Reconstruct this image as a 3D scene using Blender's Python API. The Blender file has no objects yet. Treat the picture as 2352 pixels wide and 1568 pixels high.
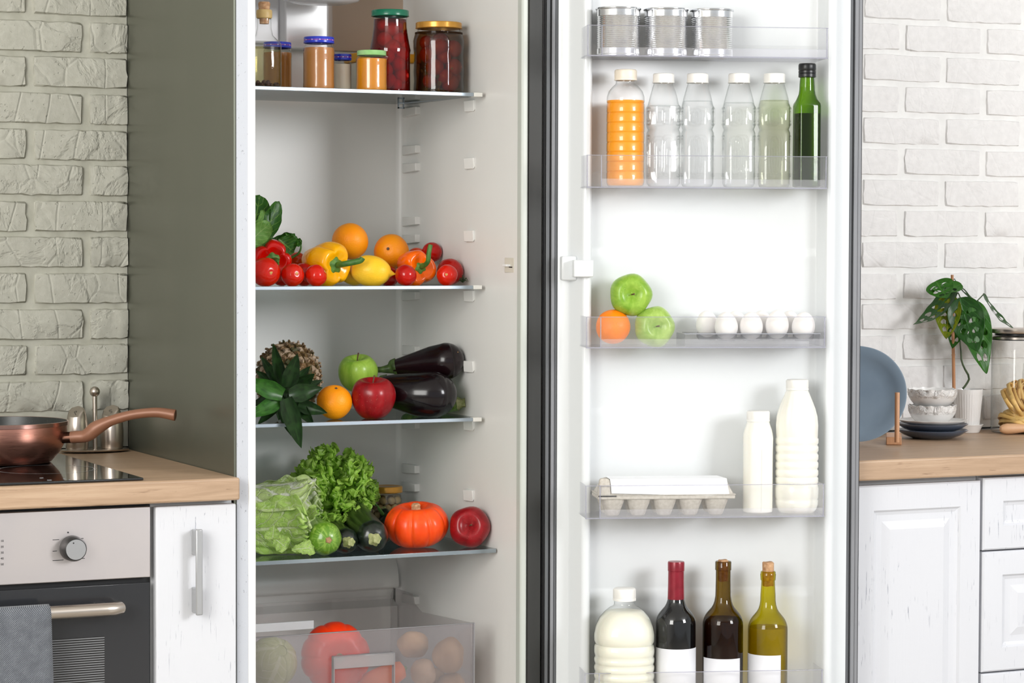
import bpy, bmesh, math, random
from mathutils import Vector, Matrix, Euler, noise
R_ = random.Random(7)
S = bpy.context.scene
C = S.collection
PI = math.pi
V3 = Vector

# ---------------------------------------------------------------- camera (solved from the photograph)
FPX, YAW, PIT, ROL = 5742.7, .44158, .03849, .0031
O = V3((-1.41781, -4.12737, 1.30267))
fw = V3((math.sin(YAW)*math.cos(PIT), math.cos(YAW)*math.cos(PIT), -math.sin(PIT)))
rt = V3((math.cos(YAW), -math.sin(YAW), 0)); up = rt.cross(fw)
cr = rt*math.cos(ROL) + up*math.sin(ROL); cu = -rt*math.sin(ROL) + up*math.cos(ROL)
cd = bpy.data.cameras.new('camera'); cam = bpy.data.objects.new('camera', cd); C.objects.link(cam)
cd.sensor_width = 36; cd.lens = FPX/2352*36; cd.clip_end = 50; cd.clip_start = .05
cam.matrix_world = Matrix(((cr.x, cu.x, -fw.x, O.x), (cr.y, cu.y, -fw.y, O.y), (cr.z, cu.z, -fw.z, O.z), (0, 0, 0, 1)))
S.camera = cam

# ---------------------------------------------------------------- light
S.view_settings.view_transform = 'Standard'; S.view_settings.look = 'None'
S.view_settings.gamma = 1; S.view_settings.use_curve_mapping = False
S.view_settings.exposure = 0.0
S.cycles.transparent_max_bounces = 40
S.cycles.max_bounces = 10
S.cycles.caustics_reflective = False; S.cycles.caustics_refractive = False
w = bpy.data.worlds.new('world'); S.world = w; w.use_nodes = True
w.node_tree.nodes['Background'].inputs[0].default_value = (.93, .97, 1, 1)
w.node_tree.nodes['Background'].inputs[1].default_value = 0.64
def area(name, loc, aim, sx, sy, power, col=(1, 1, 1)):
    l = bpy.data.lights.new(name, 'AREA'); l.shape = 'RECTANGLE'; l.size = sx; l.size_y = sy; l.energy = power; l.color = col
    o = bpy.data.objects.new(name, l); C.objects.link(o); o.location = loc
    o.rotation_euler = (V3(aim)-V3(loc)).to_track_quat('-Z', 'Y').to_euler(); return o
area('key_window_light', (2.5, -3.9, 2.2), (.6, 0, 1.2), 1.1, 1.3, 118, (.985, .99, 1))
area('left_window_light', (-2.7, -2.6, 1.9), (.2, .4, 1.2), 1.5, 1.6, 91, (1, .993, .955))

# ---------------------------------------------------------------- frames: F = room / refrigerator, D = opened door
PHI = -.3253
MF = Matrix.Identity(4)
MD = Matrix.Translation((.595, 0, 0)) @ Matrix.Rotation(PHI, 4, 'Z')
def hit(px, py, y, M=MF):
    """point of frame M on its plane y that the photograph shows at pixel (px, py)"""
    d = fw + cr*((px-1176)/FPX) + cu*((784-py)/FPX)
    I = M.inverted(); o = I @ O; d = I.to_3x3() @ d
    return o + d*((y-o.y)/d.y)
def hitz(px, py, z):
    d = fw + cr*((px-1176)/FPX) + cu*((784-py)/FPX)
    return O + d*((z-O.z)/d.z)
def mpp(p, M=MF):
    return ((M @ V3(p))-O).dot(fw)/FPX

# ---------------------------------------------------------------- mesh helpers
class MB:
    def __init__(s): s.V = []; s.F = []; s.U = []
    def add(s, vs, fs, M=None, uv=None):
        n = len(s.V)
        s.V += [tuple(M @ V3(v)) if M else tuple(v) for v in vs]
        s.U += uv if uv else [(0, 0)]*len(vs)
        s.F += [tuple(i+n for i in f) for f in fs]; return s
    def box(s, x0, y0, z0, x1, y1, z1, M=None):
        x0, x1 = sorted((x0, x1)); y0, y1 = sorted((y0, y1)); z0, z1 = sorted((z0, z1))
        return s.add([(x0,y0,z0),(x1,y0,z0),(x1,y1,z0),(x0,y1,z0),(x0,y0,z1),(x1,y0,z1),(x1,y1,z1),(x0,y1,z1)],
            [(0,3,2,1),(4,5,6,7),(0,1,5,4),(1,2,6,5),(2,3,7,6),(3,0,4,7)], M)
    def hexa(s, b, t, M=None):
        return s.add(list(b)+list(t), [(0,3,2,1),(4,5,6,7),(0,1,5,4),(1,2,6,5),(2,3,7,6),(3,0,4,7)], M)
    def lathe(s, prof, seg=48, fn=None, M=None, k=1.0):
        vs = []; fs = []; rings = []; uv = []
        for i, (r, z) in enumerate(prof):
            if r <= 1e-9: rings.append([len(vs)]); vs.append((0, 0, z*k)); uv.append((0, i/len(prof)))
            else:
                row = []
                for j in range(seg):
                    a = 2*PI*j/seg; rr, zz = (fn(a, r, z) if fn else (r, z))
                    row.append(len(vs)); vs.append((rr*k*math.cos(a), rr*k*math.sin(a), zz*k)); uv.append((j/seg, i/len(prof)))
                rings.append(row)
        for a, b in zip(rings, rings[1:]):
            if len(a) == 1 and len(b) == 1: continue
            for j in range(seg):
                j2 = (j+1) % seg
                if len(a) == 1: fs.append((a[0], b[j2], b[j]))
                elif len(b) == 1: fs.append((a[j], a[j2], b[0]))
                else: fs.append((a[j], a[j2], b[j2], b[j]))
        return s.add(vs, fs, M, uv)
    def tube(s, pts, rad, seg=12, caps=True, flat=1.0, upv=(0, 0, 1), M=None, fn=None):
        pts = [V3(p) for p in pts]; n = len(pts)
        if not isinstance(rad, (list, tuple)): rad = [rad]*n
        vs = []; fs = []; uv = []
        prev = None
        for i, p in enumerate(pts):
            t = (pts[min(i+1, n-1)]-pts[max(i-1, 0)]).normalized()
            if prev is None:
                a = V3(upv).cross(t)
                if a.length < 1e-3: a = V3((1, 0, 0)).cross(t)
                a.normalize()
            else:
                a = (prev - t*prev.dot(t)).normalized()
            prev = a; b = t.cross(a)
            for j in range(seg):
                an = 2*PI*j/seg; rr = rad[i]*(fn(an, i/(n-1)) if fn else 1)
                vs.append(p + a*math.cos(an)*rr + b*math.sin(an)*rr*flat); uv.append((j/seg, i/(n-1)))
        for i in range(n-1):
            for j in range(seg):
                j2 = (j+1) % seg; fs.append((i*seg+j, i*seg+j2, (i+1)*seg+j2, (i+1)*seg+j))
        if caps: fs.append(tuple(reversed(range(seg)))); fs.append(tuple(range((n-1)*seg, n*seg)))
        return s.add(vs, fs, M, uv)
    def grid(s, fn, nu, nv, M=None, hole=None):
        vs = []; uv = []
        for i in range(nu+1):
            for j in range(nv+1):
                u = i/nu; v = j/nv; vs.append(fn(u, v)); uv.append((u, v))
        fs = []
        for i in range(nu):
            for j in range(nv):
                if hole and hole((i+.5)/nu, (j+.5)/nv): continue
                a = i*(nv+1)+j; fs.append((a, a+nv+1, a+nv+2, a+1))
        return s.add(vs, fs, M, uv)
def mesh(name, mb, m, smooth=True, ang=40):
    me = bpy.data.meshes.new(name); me.from_pydata(mb.V, [], mb.F)
    uvl = me.uv_layers.new(name='UVMap')
    idx = [0]*len(me.loops); me.loops.foreach_get('vertex_index', idx)
    flat = []
    for i in idx: flat += mb.U[i]
    uvl.data.foreach_set('uv', flat)
    if m: me.materials.append(m)
    if smooth:
        me.shade_smooth()
        if ang: me.set_sharp_from_angle(angle=math.radians(ang))
    me.update(); return me
def obj(name, mb, m, parent=None, smooth=True, ang=40, bevel=0, bseg=2, solid=0, M=None, sub=0):
    me = mb if isinstance(mb, bpy.types.Mesh) else mesh(name, mb, m, smooth, ang)
    o = bpy.data.objects.new(name, me); C.objects.link(o)
    if parent: o.parent = parent
    if M is not None: o.matrix_basis = M
    if solid:
        q = o.modifiers.new('solid', 'SOLIDIFY'); q.thickness = solid; q.offset = 0
    if bevel:
        q = o.modifiers.new('bevel', 'BEVEL'); q.width = bevel; q.segments = bseg; q.limit_method = 'ANGLE'; q.angle_limit = math.radians(30); q.harden_normals = False
    if sub:
        q = o.modifiers.new('sub', 'SUBSURF'); q.levels = q.render_levels = sub
    return o
def tag(o, label, cat, group=None, kind=None):
    o['label'] = label; o['category'] = cat
    if group: o['group'] = group
    if kind: o['kind'] = kind
    return o
def thing(name, label, cat, M=None, group=None):
    o = bpy.data.objects.new(name, None); C.objects.link(o); o.empty_display_size = .02
    if M is not None: o.matrix_basis = M
    return tag(o, label, cat, group)
def struct(name, mb, m, **k):
    o = obj(name, mb, m, **k); o['kind'] = 'structure'; return o
def T(p, rz=0, rx=0, ry=0, M=MF, k=None):
    m = M @ Matrix.Translation(V3(p)) @ Euler((rx, ry, rz)).to_matrix().to_4x4()
    return m @ Matrix.Scale(k, 4) if k else m
def axis_to(direction, roll=0):
    """rotation that takes +Z to a direction"""
    return V3(direction).to_track_quat('Z', 'Y').to_matrix().to_4x4() @ Matrix.Rotation(roll, 4, 'Z')

# ---------------------------------------------------------------- materials
def lin(h):
    h = h.lstrip('#'); r = []
    for i in (0, 2, 4):
        c = int(h[i:i+2], 16)/255; r.append(c/12.92 if c <= .04045 else ((c+.055)/1.055)**2.4)
    return (*r, 1)
class NT:
    def __init__(s, name):
        s.m = bpy.data.materials.new(name); s.m.use_nodes = True; s.t = s.m.node_tree; s.t.nodes.clear()
        s.out = s.t.nodes.new('ShaderNodeOutputMaterial')
    def n(s, ty, **k):
        x = s.t.nodes.new('ShaderNode'+ty)
        for a, b in k.items(): setattr(x, a, b)
        return x
    def l(s, a, b): s.t.links.new(a, b)
    def coord(s, scale=(1, 1, 1), kind='Object', rot=(0, 0, 0)):
        c = s.n('TexCoord'); mp = s.n('Mapping'); mp.inputs['Scale'].default_value = scale; mp.inputs['Rotation'].default_value = rot
        s.l(c.outputs[kind], mp.inputs[0]); return mp.outputs[0]
    def noise(s, vec, scale, detail=3, rough=.5, dist=0):
        x = s.n('TexNoise'); x.inputs['Scale'].default_value = scale; x.inputs['Detail'].default_value = detail
        x.inputs['Roughness'].default_value = rough; x.inputs['Distortion'].default_value = dist; s.l(vec, x.inputs['Vector']); return x.outputs['Fac']
    def vor(s, vec, scale, feature='F1', out='Distance'):
        x = s.n('TexVoronoi', feature=feature); x.inputs['Scale'].default_value = scale; s.l(vec, x.inputs['Vector']); return x.outputs[out]
    def ramp(s, fac, stops):
        r = s.n('ValToRGB'); e = r.color_ramp.elements
        while len(e) < len(stops): e.new(.5)
        for q, (p, c) in zip(e, stops):
            q.position = p; q.color = lin(c) if isinstance(c, str) else (c, c, c, 1)
        s.l(fac, r.inputs[0]); return r.outputs[0]
    def mix(s, fac, a, b, mode='MIX'):
        x = s.n('Mix', data_type='RGBA', blend_type=mode)
        if isinstance(fac, float) or isinstance(fac, int): x.inputs[0].default_value = fac
        else: s.l(fac, x.inputs[0])
        for i, v in ((6, a), (7, b)):
            if isinstance(v, str): x.inputs[i].default_value = lin(v)
            else: s.l(v, x.inputs[i])
        return x.outputs[2]
    def math(s, op, a, b=None, c=None):
        x = s.n('Math', operation=op)
        for i, v in enumerate((a, b, c)):
            if v is None: continue
            if isinstance(v, (int, float)): x.inputs[i].default_value = v
            else: s.l(v, x.inputs[i])
        return x.outputs[0]
    def bump(s, h, strength=.3, dist=.002, chain=None):
        b = s.n('Bump'); b.inputs['Strength'].default_value = strength; b.inputs['Distance'].default_value = dist
        s.l(h, b.inputs['Height'])
        if chain: s.l(chain, b.inputs['Normal'])
        return b.outputs[0]
    def pbr(s, color, rough=.5, metal=0, normal=None, coat=0, spec=.5, sss=0, aniso=0, sheen=0, sssr=.01):
        p = s.n('BsdfPrincipled')
        if isinstance(color, str): p.inputs['Base Color'].default_value = lin(color)
        else: s.l(color, p.inputs['Base Color'])
        if isinstance(rough, (int, float)): p.inputs['Roughness'].default_value = rough
        else: s.l(rough, p.inputs['Roughness'])
        p.inputs['Metallic'].default_value = metal; p.inputs['Specular IOR Level'].default_value = spec
        p.inputs['Coat Weight'].default_value = coat; p.inputs['Coat Roughness'].default_value = .08
        if sss:
            p.inputs['Subsurface Weight'].default_value = sss; p.inputs['Subsurface Radius'].default_value = (1, .6, .4); p.inputs['Subsurface Scale'].default_value = sssr
        p.inputs['Anisotropic'].default_value = aniso
        if sheen: p.inputs['Sheen Weight'].default_value = sheen
        if normal: s.l(normal, p.inputs['Normal'])
        s.l(p.outputs[0], s.out.inputs[0]); return s.m
def pm(name, c1, c2=None, ns=20, nd=3, lo=.35, hi=.65, st=(1, 1, 1), rough=.5, metal=0, bump=0, bs=60, bd=.002, bst=(1, 1, 1), coat=0, spec=.5, sss=0, aniso=0, sheen=0):
    t = NT(name); col = c1
    if c2: col = t.ramp(t.noise(t.coord(st), ns, nd), [(lo, c1), (hi, c2)])
    nrm = t.bump(t.noise(t.coord(bst), bs, 4), bump, bd) if bump else None
    return t.pbr(col, rough, metal, nrm, coat, spec, sss, aniso, sheen)
def clear(name, tint='#ffffff', edge='#b0b4b8', refl=1.0, rough=.03, haze=0, hazec='#ffffff', bump=0, bs=20, pw=2.5, mot=0):
    """thin clear wall: lets light through with its tint, denser where it is seen edge-on, with a real reflection"""
    t = NT(name)
    lw = t.n('LayerWeight'); lw.inputs[0].default_value = .5
    f = t.math('POWER', lw.outputs['Facing'], pw)
    col = t.mix(f, tint, edge)
    tr = t.n('BsdfTransparent'); t.l(col, tr.inputs[0])
    g = t.n('BsdfGlossy'); g.inputs['Roughness'].default_value = rough
    lw2 = t.n('LayerWeight'); lw2.inputs[0].default_value = .5
    frv = t.math('ADD', .035, t.math('MULTIPLY', t.math('POWER', lw2.outputs['Facing'], 4.5), .8))
    if bump:
        b = t.bump(t.noise(t.coord(), bs, 3), bump, .004); t.l(b, g.inputs['Normal']); t.l(b, lw2.inputs['Normal']); t.l(b, lw.inputs['Normal'])
    a = tr.outputs[0]
    if haze:
        d = t.n('BsdfTranslucent'); d.inputs[0].default_value = lin(hazec); d2 = t.n('BsdfDiffuse'); d2.inputs[0].default_value = lin(hazec)
        dm = t.n('MixShader'); dm.inputs[0].default_value = .6; t.l(d.outputs[0], dm.inputs[1]); t.l(d2.outputs[0], dm.inputs[2])
        m = t.n('MixShader'); m.inputs[0].default_value = haze; t.l(a, m.inputs[1]); t.l(dm.outputs[0], m.inputs[2]); a = m.outputs[0]
    m = t.n('MixShader'); t.l(t.math('MULTIPLY', frv, refl), m.inputs[0]); t.l(a, m.inputs[1]); t.l(g.outputs[0], m.inputs[2])
    t.l(m.outputs[0], t.out.inputs[0]); return t.m

M_ = {}
def brick_mat(name, base, dark, strength):
    t = NT(name)
    g = t.n('NewGeometry'); mp = t.n('Mapping'); t.l(g.outputs['Position'], mp.inputs[0]); v = mp.outputs[0]
    mp2 = t.n('Mapping'); mp2.inputs['Scale'].default_value = (1, 1, .6); t.l(g.outputs['Position'], mp2.inputs[0])
    n1 = t.noise(v, 9, 5, .6, .6); n2 = t.noise(v, 70, 5, .6); vo = t.vor(mp2.outputs[0], 13, 'DISTANCE_TO_EDGE')
    cl = t.ramp(vo, [(0, 0.), (.035, 1.)])
    pits = t.ramp(t.noise(v, 110, 2), [(.27, 0.), (.33, 1.)])
    h = t.math('ADD', t.math('MULTIPLY', t.ramp(n1, [(.44, 0.), (.5, 1.)]), .5), t.math('MULTIPLY', n2, .45))
    h = t.math('ADD', h, t.math('MULTIPLY', cl, .35)); h = t.math('ADD', h, t.math('MULTIPLY', pits, .3))
    col = t.mix(t.ramp(n2, [(.3, 0.), (.75, 1.)]), dark, base)
    return t.pbr(col, .75, 0, t.bump(h, strength, .004), 0, .25)
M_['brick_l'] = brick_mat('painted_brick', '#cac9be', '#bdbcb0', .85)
M_['brick_r'] = brick_mat('white_painted_brick', '#efedec', '#e5e3e2', .3)
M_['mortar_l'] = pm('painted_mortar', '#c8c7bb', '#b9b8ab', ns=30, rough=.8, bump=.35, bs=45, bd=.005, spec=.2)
M_['mortar_r'] = pm('white_painted_mortar', '#f1f0ee', '#e9e8e6', ns=30, rough=.8, bump=.2, bs=45, bd=.003, spec=.2)
M_['plaster'] = pm('ceiling_plaster', '#efefee', rough=.9)
M_['floor'] = pm('floor_tile', '#b9b2a8', '#a9a298', ns=3, rough=.4)
def wood_mat(name, a, b, c, axis=0, k=1):
    t = NT(name); st = [40, 40, 40]; st[axis] = 2.2
    v = t.coord(tuple(st)); n = t.noise(v, 2.2*k, 6, .65, .8); st2 = [90, 90, 90]; st2[axis] = 6
    n2 = t.noise(t.coord(tuple(st2)), 2.2*k, 4, .6, .3)
    col = t.ramp(n, [(.3, a), (.5, b), (.7, c)])
    col = t.mix(t.ramp(n2, [(.29, .8), (.37, 0.)]), col, '#7d6047')
    return t.pbr(col, .42, 0, t.bump(n2, .12, .001), 0, .45)
M_['oak'] = wood_mat('oak_worktop', '#a3876c', '#b2957a', '#bea287')
M_['beech'] = wood_mat('beech_wood', '#c08c68', '#c9966f', '#d0a07a', 2, 3)
M_['stickwood'] = wood_mat('bamboo_cane', '#b07a52', '#b9835a', '#c08c63', 2, 3)
def cab_mat():
    t = NT('white_cabinet_foil'); v = t.coord((75, 75, 4.5)); n = t.noise(v, 4, 4, .6, .5)
    f = t.ramp(n, [(.33, 1.), (.37, 0.)]); g = t.noise(t.coord(), 7, 2); f = t.math('MULTIPLY', f, t.ramp(g, [(.45, 0.), (.6, 1.)]))
    return t.pbr(t.mix(f, '#d6d7dc', '#9a9da8'), .38, 0, t.bump(n, .12, .001), 0, .4)
M_['cab'] = cab_mat()
M_['cab_dark'] = pm('cabinet_carcass', '#c9cacc', rough=.5)
M_['black_gap'] = pm('black_oven_body', '#0c0c0e', rough=.5)
def steel_mat(name, c, rough, st, b=.06):
    t = NT(name); n = t.noise(t.coord(st), 30, 3); 
    return t.pbr(t.mix(n, c, c), t.ramp(n, [(.3, rough*.8), (.7, rough*1.2)]), 1, t.bump(n, b, .0006))
M_['steel'] = pm('brushed_steel', '#cbc4c2', '#c6c0c0', ns=7, rough=.42, metal=.92)
M_['steel2'] = pm('satin_steel', '#c4bab0', rough=.3, metal=1)
M_['chrome'] = pm('chrome', '#d7d9dc', rough=.12, metal=1)
M_['knob_face'] = pm('turned_aluminium', '#e2e0df', rough=.22, metal=1, aniso=.8)
M_['black_plastic'] = pm('black_plastic', '#111213', rough=.35)
M_['oven_glass'] = pm('oven_glass', '#2b2c2f', rough=.12, spec=.6)
M_['window_glass'] = pm('oven_window_glass', '#17181a', rough=.1, spec=.6)
M_['grey_line'] = pm('grey_print', '#77787a', rough=.5)
M_['black_print'] = pm('black_print', '#19191b', rough=.6)
M_['grey_print'] = pm('hob_print', '#a5a7aa', rough=.5)
M_['hob'] = pm('ceramic_hob_glass', '#07080a', rough=.04, spec=.75, coat=.6)
def towel_mat():
    t = NT('denim_twill')
    w_ = t.n('TexWave', wave_type='BANDS', bands_direction='DIAGONAL'); w_.inputs['Scale'].default_value = 190; w_.inputs['Distortion'].default_value = 1.2
    w_.inputs['Detail'].default_value = 2; w_.inputs['Detail Scale'].default_value = 2
    t.l(t.coord((1, .0, -1)), w_.inputs['Vector']); n = t.noise(t.coord(), 60, 4)
    col = t.ramp(w_.outputs['Fac'], [(.25, '#3f4248'), (.75, '#8e9298')]); col = t.mix(t.ramp(n, [(.3, 0.), (.8, .7)]), col, '#4a4d54')
    return t.pbr(col, .9, 0, t.bump(w_.outputs['Fac'], .4, .001), 0, .1, sheen=.3)
M_['towel'] = towel_mat()
M_['copper'] = steel_mat('copper_pan_metal', '#c9907f', .33, (1, 1, 30))
M_['copper_rim'] = pm('polished_copper', '#caa096', rough=.2, metal=1)
M_['copper_handle'] = pm('copper_lacquered_handle', '#8f6149', rough=.42, metal=.15, spec=.5)
def stone_mat():
    t = NT('speckled_nonstick'); f = t.ramp(t.vor(t.coord(), 420), [(.10, 1.), (.16, 0.)]); g = t.ramp(t.noise(t.coord(), 300, 1), [(.55, 0.), (.6, 1.)])
    return t.pbr(t.mix(t.math('MULTIPLY', f, g), '#1b1f1e', '#8d948f'), .35, 0, None, 0, .5)
M_['nonstick'] = stone_mat()
# refrigerator
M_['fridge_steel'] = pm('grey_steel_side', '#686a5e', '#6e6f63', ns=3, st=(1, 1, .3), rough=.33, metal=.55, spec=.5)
M_['door_steel'] = steel_mat('door_steel', '#8b8c8f', .35, (1, 1, .2))
def flange_mat():
    t = NT('textured_white_flange'); n = t.noise(t.coord(), 900, 2); s = t.ramp(t.noise(t.coord((1, 1, .4)), 330, 2), [(.25, '#95979e'), (.31, '#bfc2c9')])
    return t.pbr(s, .45, 0, t.bump(n, .25, .0006), 0, .4)
M_['flange'] = flange_mat()
M_['flange_dark'] = pm('dark_grey_hinge_strip', '#2c2c2a', '#343432', ns=4, st=(6, 6, .4), rough=.5, spec=.3)
M_['gasket_dark'] = pm('dark_gasket', '#202021', rough=.5)
M_['gasket'] = pm('grey_gasket', '#85868a', rough=.4)
M_['gasket_mid'] = pm('mid_grey_gasket', '#626467', rough=.4)
M_['liner'] = pm('white_liner', '#e1e0dd', rough=.32, spec=.5)
M_['liner_rim'] = pm('white_liner_rim', '#f1f1f1', rough=.3)
M_['doorliner'] = pm('white_door_liner', '#e0e3e5', rough=.28, spec=.5)
M_['duct'] = pm('white_duct_plastic', '#e3e1e4', rough=.2, coat=.3)
M_['tan'] = pm('tan_warm_shade', '#c4ad99', rough=.5)  # brownish shade of the upper back wall, put in as flat colour
M_['shelf_glass'] = clear('shelf_glass', '#e9f1f1', '#8fa6ad', 1.0, .03, pw=3)
M_['trim_metal'] = pm('shelf_trim_bar', '#a9b4be', rough=.3, metal=.6)
M_['white_plastic'] = pm('white_plastic', '#eceae4', rough=.4)
M_['switch'] = pm('cream_switch_plate', '#cfc9bc', rough=.45)
M_['bin'] = clear('clear_bin_plastic', '#ffffff', '#ececf3', .8, .05, haze=.035, pw=5)
M_['bin_frost'] = clear('frosted_bin_plastic', '#fcfcff', '#e2e2ea', .4, .2, haze=.16)
M_['bin_edge'] = clear('bin_edge_plastic', '#e9e9f2', '#c6c6d6', 1, .08, haze=.35, hazec='#ececf4')
M_['tray'] = clear('clear_egg_tray_plastic', '#e6e7ea', '#9b9da6', 1, .05, haze=.1)
M_['drawer'] = clear('clear_drawer_plastic', '#f0eef0', '#c5c3c8', 1.3, .12, haze=.15, hazec='#dcdadd')
M_['drawer_edge'] = clear('drawer_edge_plastic', '#c0bec0', '#8c8a8e', 1.0, .1, haze=.45, hazec='#d9d8da')
# ================================================================= STRUCTURE
YL, YR, CT = .639, .408, .9
struct('floor', MB().box(-3.4, -5.6, -.1, 4.0, .9, 0), M_['floor'], smooth=False)
struct('ceiling', MB().box(-3.4, -5.6, 2.7, 4.0, .9, 2.8), M_['plaster'], smooth=False)
def brick_mesh(w, h, d, seed, rough, nx=12, nz=5):
    rr = random.Random(seed); mb = MB(); off = V3((seed*3.1, seed*1.7, 0))
    def f(u, v):
        i = round(u*nx); j = round(v*nz)
        edge = i in (0, nx) or j in (0, nz); e2 = i in (1, nx-1) or j in (1, nz-1)
        fx = {0: 0, 1: .012, nx-1: .988, nx: 1}.get(i, u); fz = {0: 0, 1: .05, nz-1: .95, nz: 1}.get(j, v)
        x = (fx-.5)*w; z = (fz-.5)*h
        n = noise.noise(V3((x*22, z*30, 0))+off)
        cx = min(1, .5*w-abs(x)); cz = min(1, .5*h-abs(z))
        if not edge:
            jx = noise.noise(V3((z*60, 3, 0))+off)*.004; jz = noise.noise(V3((x*45, 7, 0))+off)*.0035
            if e2: x += jx; z += jz
            st = .0022*rough if noise.noise(V3((x*13, z*16, 5))+off) > .05 else 0
            y = -d*(.72 if e2 else 1) - st + n*.0022*rough
            if cx < .012 and cz < .012: x *= .985; z *= .93
        else:
            y = .003; x *= 1.0
            if i in (0, nx) and j in (0, nz): x *= .97; z *= .88
        return (x, y, z)
    mb.grid(f, nx, nz)
    return mb
def brick_wall(name, y, x0, x1, z0, z1, rowz, pitch, jx, period, hgap, d, bm, mm, rough, seed):
    """rowz: z of one bed joint; jx: x of a head joint in the row above it"""
    wl = struct(name, MB().box(x0, y, z0, x1, y+.05, z1), mm, smooth=False)
    bw, bh = period-hgap, pitch-.0085
    var = [mesh('brick', brick_mesh(bw, bh, d, seed+k, rough), bm, True, 50) for k in range(9)]
    k = 0; row = int((z0-rowz)/pitch)
    while True:
        zc = rowz + (row+.5)*pitch
        if zc+bh/2 > z1: break
        if zc-bh/2 > z0-.005:
            off = jx if row % 2 == 0 else jx+period/2
            n0 = math.floor((x0-off)/period)
            for n in range(n0, n0+60):
                a = off+n*period+hgap/2; b = off+(n+1)*period-hgap/2
                if b <= x0+.02 or a >= x1-.02: continue
                a2 = max(a, x0); b2 = min(b, x1)
                k += 1
                o = bpy.data.objects.new('brick', var[(k*5+row*3) % 9]); C.objects.link(o); o.parent = wl
                o.location = ((a2+b2)/2, y, zc+R_.uniform(-.0012, .0012)); o.scale = ((b2-a2)/bw*(1 if k % 2 else 1), 1, 1)
                o.rotation_euler = (0, R_.uniform(-.006, .006)+(PI if (k//2) % 2 else 0), 0)
        row += 1
    return wl
brick_wall('wall_back_left', YL, -.95, -.001, .905, 2.05, 1.669, .0696, -.0839, .222, .0140, .0085, M_['brick_l'], M_['mortar_l'], 1.25, 11)
brick_wall('wall_back_right', YR, .72, 2.75, .905, 2.05, 1.6527, .067, 1.7607, .213, .0145, .0045, M_['brick_r'], M_['mortar_r'], .55, 40)
struct('wall_back', MB().box(-3.4, .70, 0, 4.0, .8, 2.7), M_['mortar_r'], smooth=False)
struct('wall_back_lower_left', MB().box(-3.4, YL, 0, -.003, .70, .9), M_['mortar_l'], smooth=False)
struct('wall_back_lower_right', MB().box(.72, YR+.01, 0, 4.0, .70, .9), M_['mortar_r'], smooth=False)
struct('wall_back_upper', MB().box(-3.4, YL, 2.055, 4.0, .70, 2.7), M_['mortar_r'], smooth=False)
struct('wall_back_far_left', MB().box(-3.4, YL, .9, -.955, .70, 2.055), M_['mortar_l'], smooth=False)
struct('wall_back_far_right', MB().box(2.755, YR, .9, 4.0, .70, 2.055), M_['mortar_r'], smooth=False)
struct('wall_left', MB().box(-3.5, -5.6, 0, -3.4, .8, 2.7), M_['plaster'], smooth=False)

# ================================================================= LEFT KITCHEN RUN
YC = -.032
o = obj('countertop', MB().box(-2.2, YC, .861, -.0005, YL-.014, CT), M_['oak'], bevel=.004, bseg=3)
tag(o, 'light oak worktop left of the refrigerator carrying the black hob', 'worktop')
# hob (glass plate lying in the worktop)
hr = hitz(330, 1098, CT+.004)
hx1, hy0, hy1 = hr.x, hr.y, .535
hob = thing('induction_hob', 'black ceramic glass hob set in the oak worktop under the copper pan', 'hob', T((0, 0, CT)))
obj('glass_plate', MB().box(hx1-.58, hy0, .0005, hx1, hy1, .005), M_['hob'], hob, bevel=.0015)
def ring(r, z, cx, cy, wd=.0011, n=72):
    m = MB()
    m.grid(lambda u, v: (cx+math.cos(2*PI*u)*(r+(v-.5)*wd), cy+math.sin(2*PI*u)*(r+(v-.5)*wd), z), n, 1); return m
zc_ = hitz(105, 1078, CT+.005)
for k, r in enumerate((.088, .084)):
    obj('zone_ring', ring(r, .0054, zc_.x, zc_.y, .0011 if k else .0006), M_['grey_print'], hob)
    obj('zone_ring', ring(r, .0054, hx1-.43, hy0+.13), M_['grey_print'], hob)
mk = MB()
for (px, py, w_) in ((96, 1097, 10), (114, 1102, 12), (148, 1099, 5), (160, 1101, 3)):
    p = hitz(px, py, CT+.0055); mk.box(p.x-.0006*w_/2, p.y, .0053, p.x+.0006*w_/2, p.y+.004, .0056)
o = obj('touch_symbol', mk, M_['grey_print'], hob, smooth=False); o['kind'] = 'stuff'
# copper pan
pc = hitz(-18, 1062, CT+.006); pc = V3((-.318, .372, CT+.006))
kp = mpp(pc)
pan = thing('frying_pan', 'copper coloured frying pan with speckled dark inside standing on the hob', 'frying pan', T(pc))
cxpan = 1176 + FPX*((pc-O).dot(cr))/((pc-O).dot(fw))
Rr = (156-cxpan)*kp
H_ = .0745
prof = [(0, 0), (Rr*.72, 0), (Rr*.745, .0015), (Rr*.86, .017), (Rr*.945, .036), (Rr*.972, .052), (Rr*.975, H_-.0078)]
obj('pan_body', MB().lathe(prof, 96), M_['copper'], pan)
obj('rim', MB().lathe([(Rr*.975, H_-.0078), (Rr*.995, H_-.0070), (Rr*1.0, H_), (Rr*.985, H_+.0006), (Rr*.975, H_)], 96), M_['copper_rim'], pan, ang=60)
obj('nonstick_inside', MB().lathe([(Rr*.977, H_), (Rr*.955, H_-.014), (Rr*.90, .032), (Rr*.80, .012), (Rr*.68, .004), (0, .004)], 96), M_['nonstick'], pan)
hd = V3((.86, -.50, 0)).normalized()
def pan_pt(px, py, s):   # point on the vertical plane through the handle axis
    # intersect viewing ray with plane containing pc, hd and Z
    d = fw + cr*((px-1176)/FPX) + cu*((784-py)/FPX); nrm = hd.cross(V3((0, 0, 1)))
    return O + d*((pc-O).dot(nrm)/d.dot(nrm)) - pc
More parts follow.
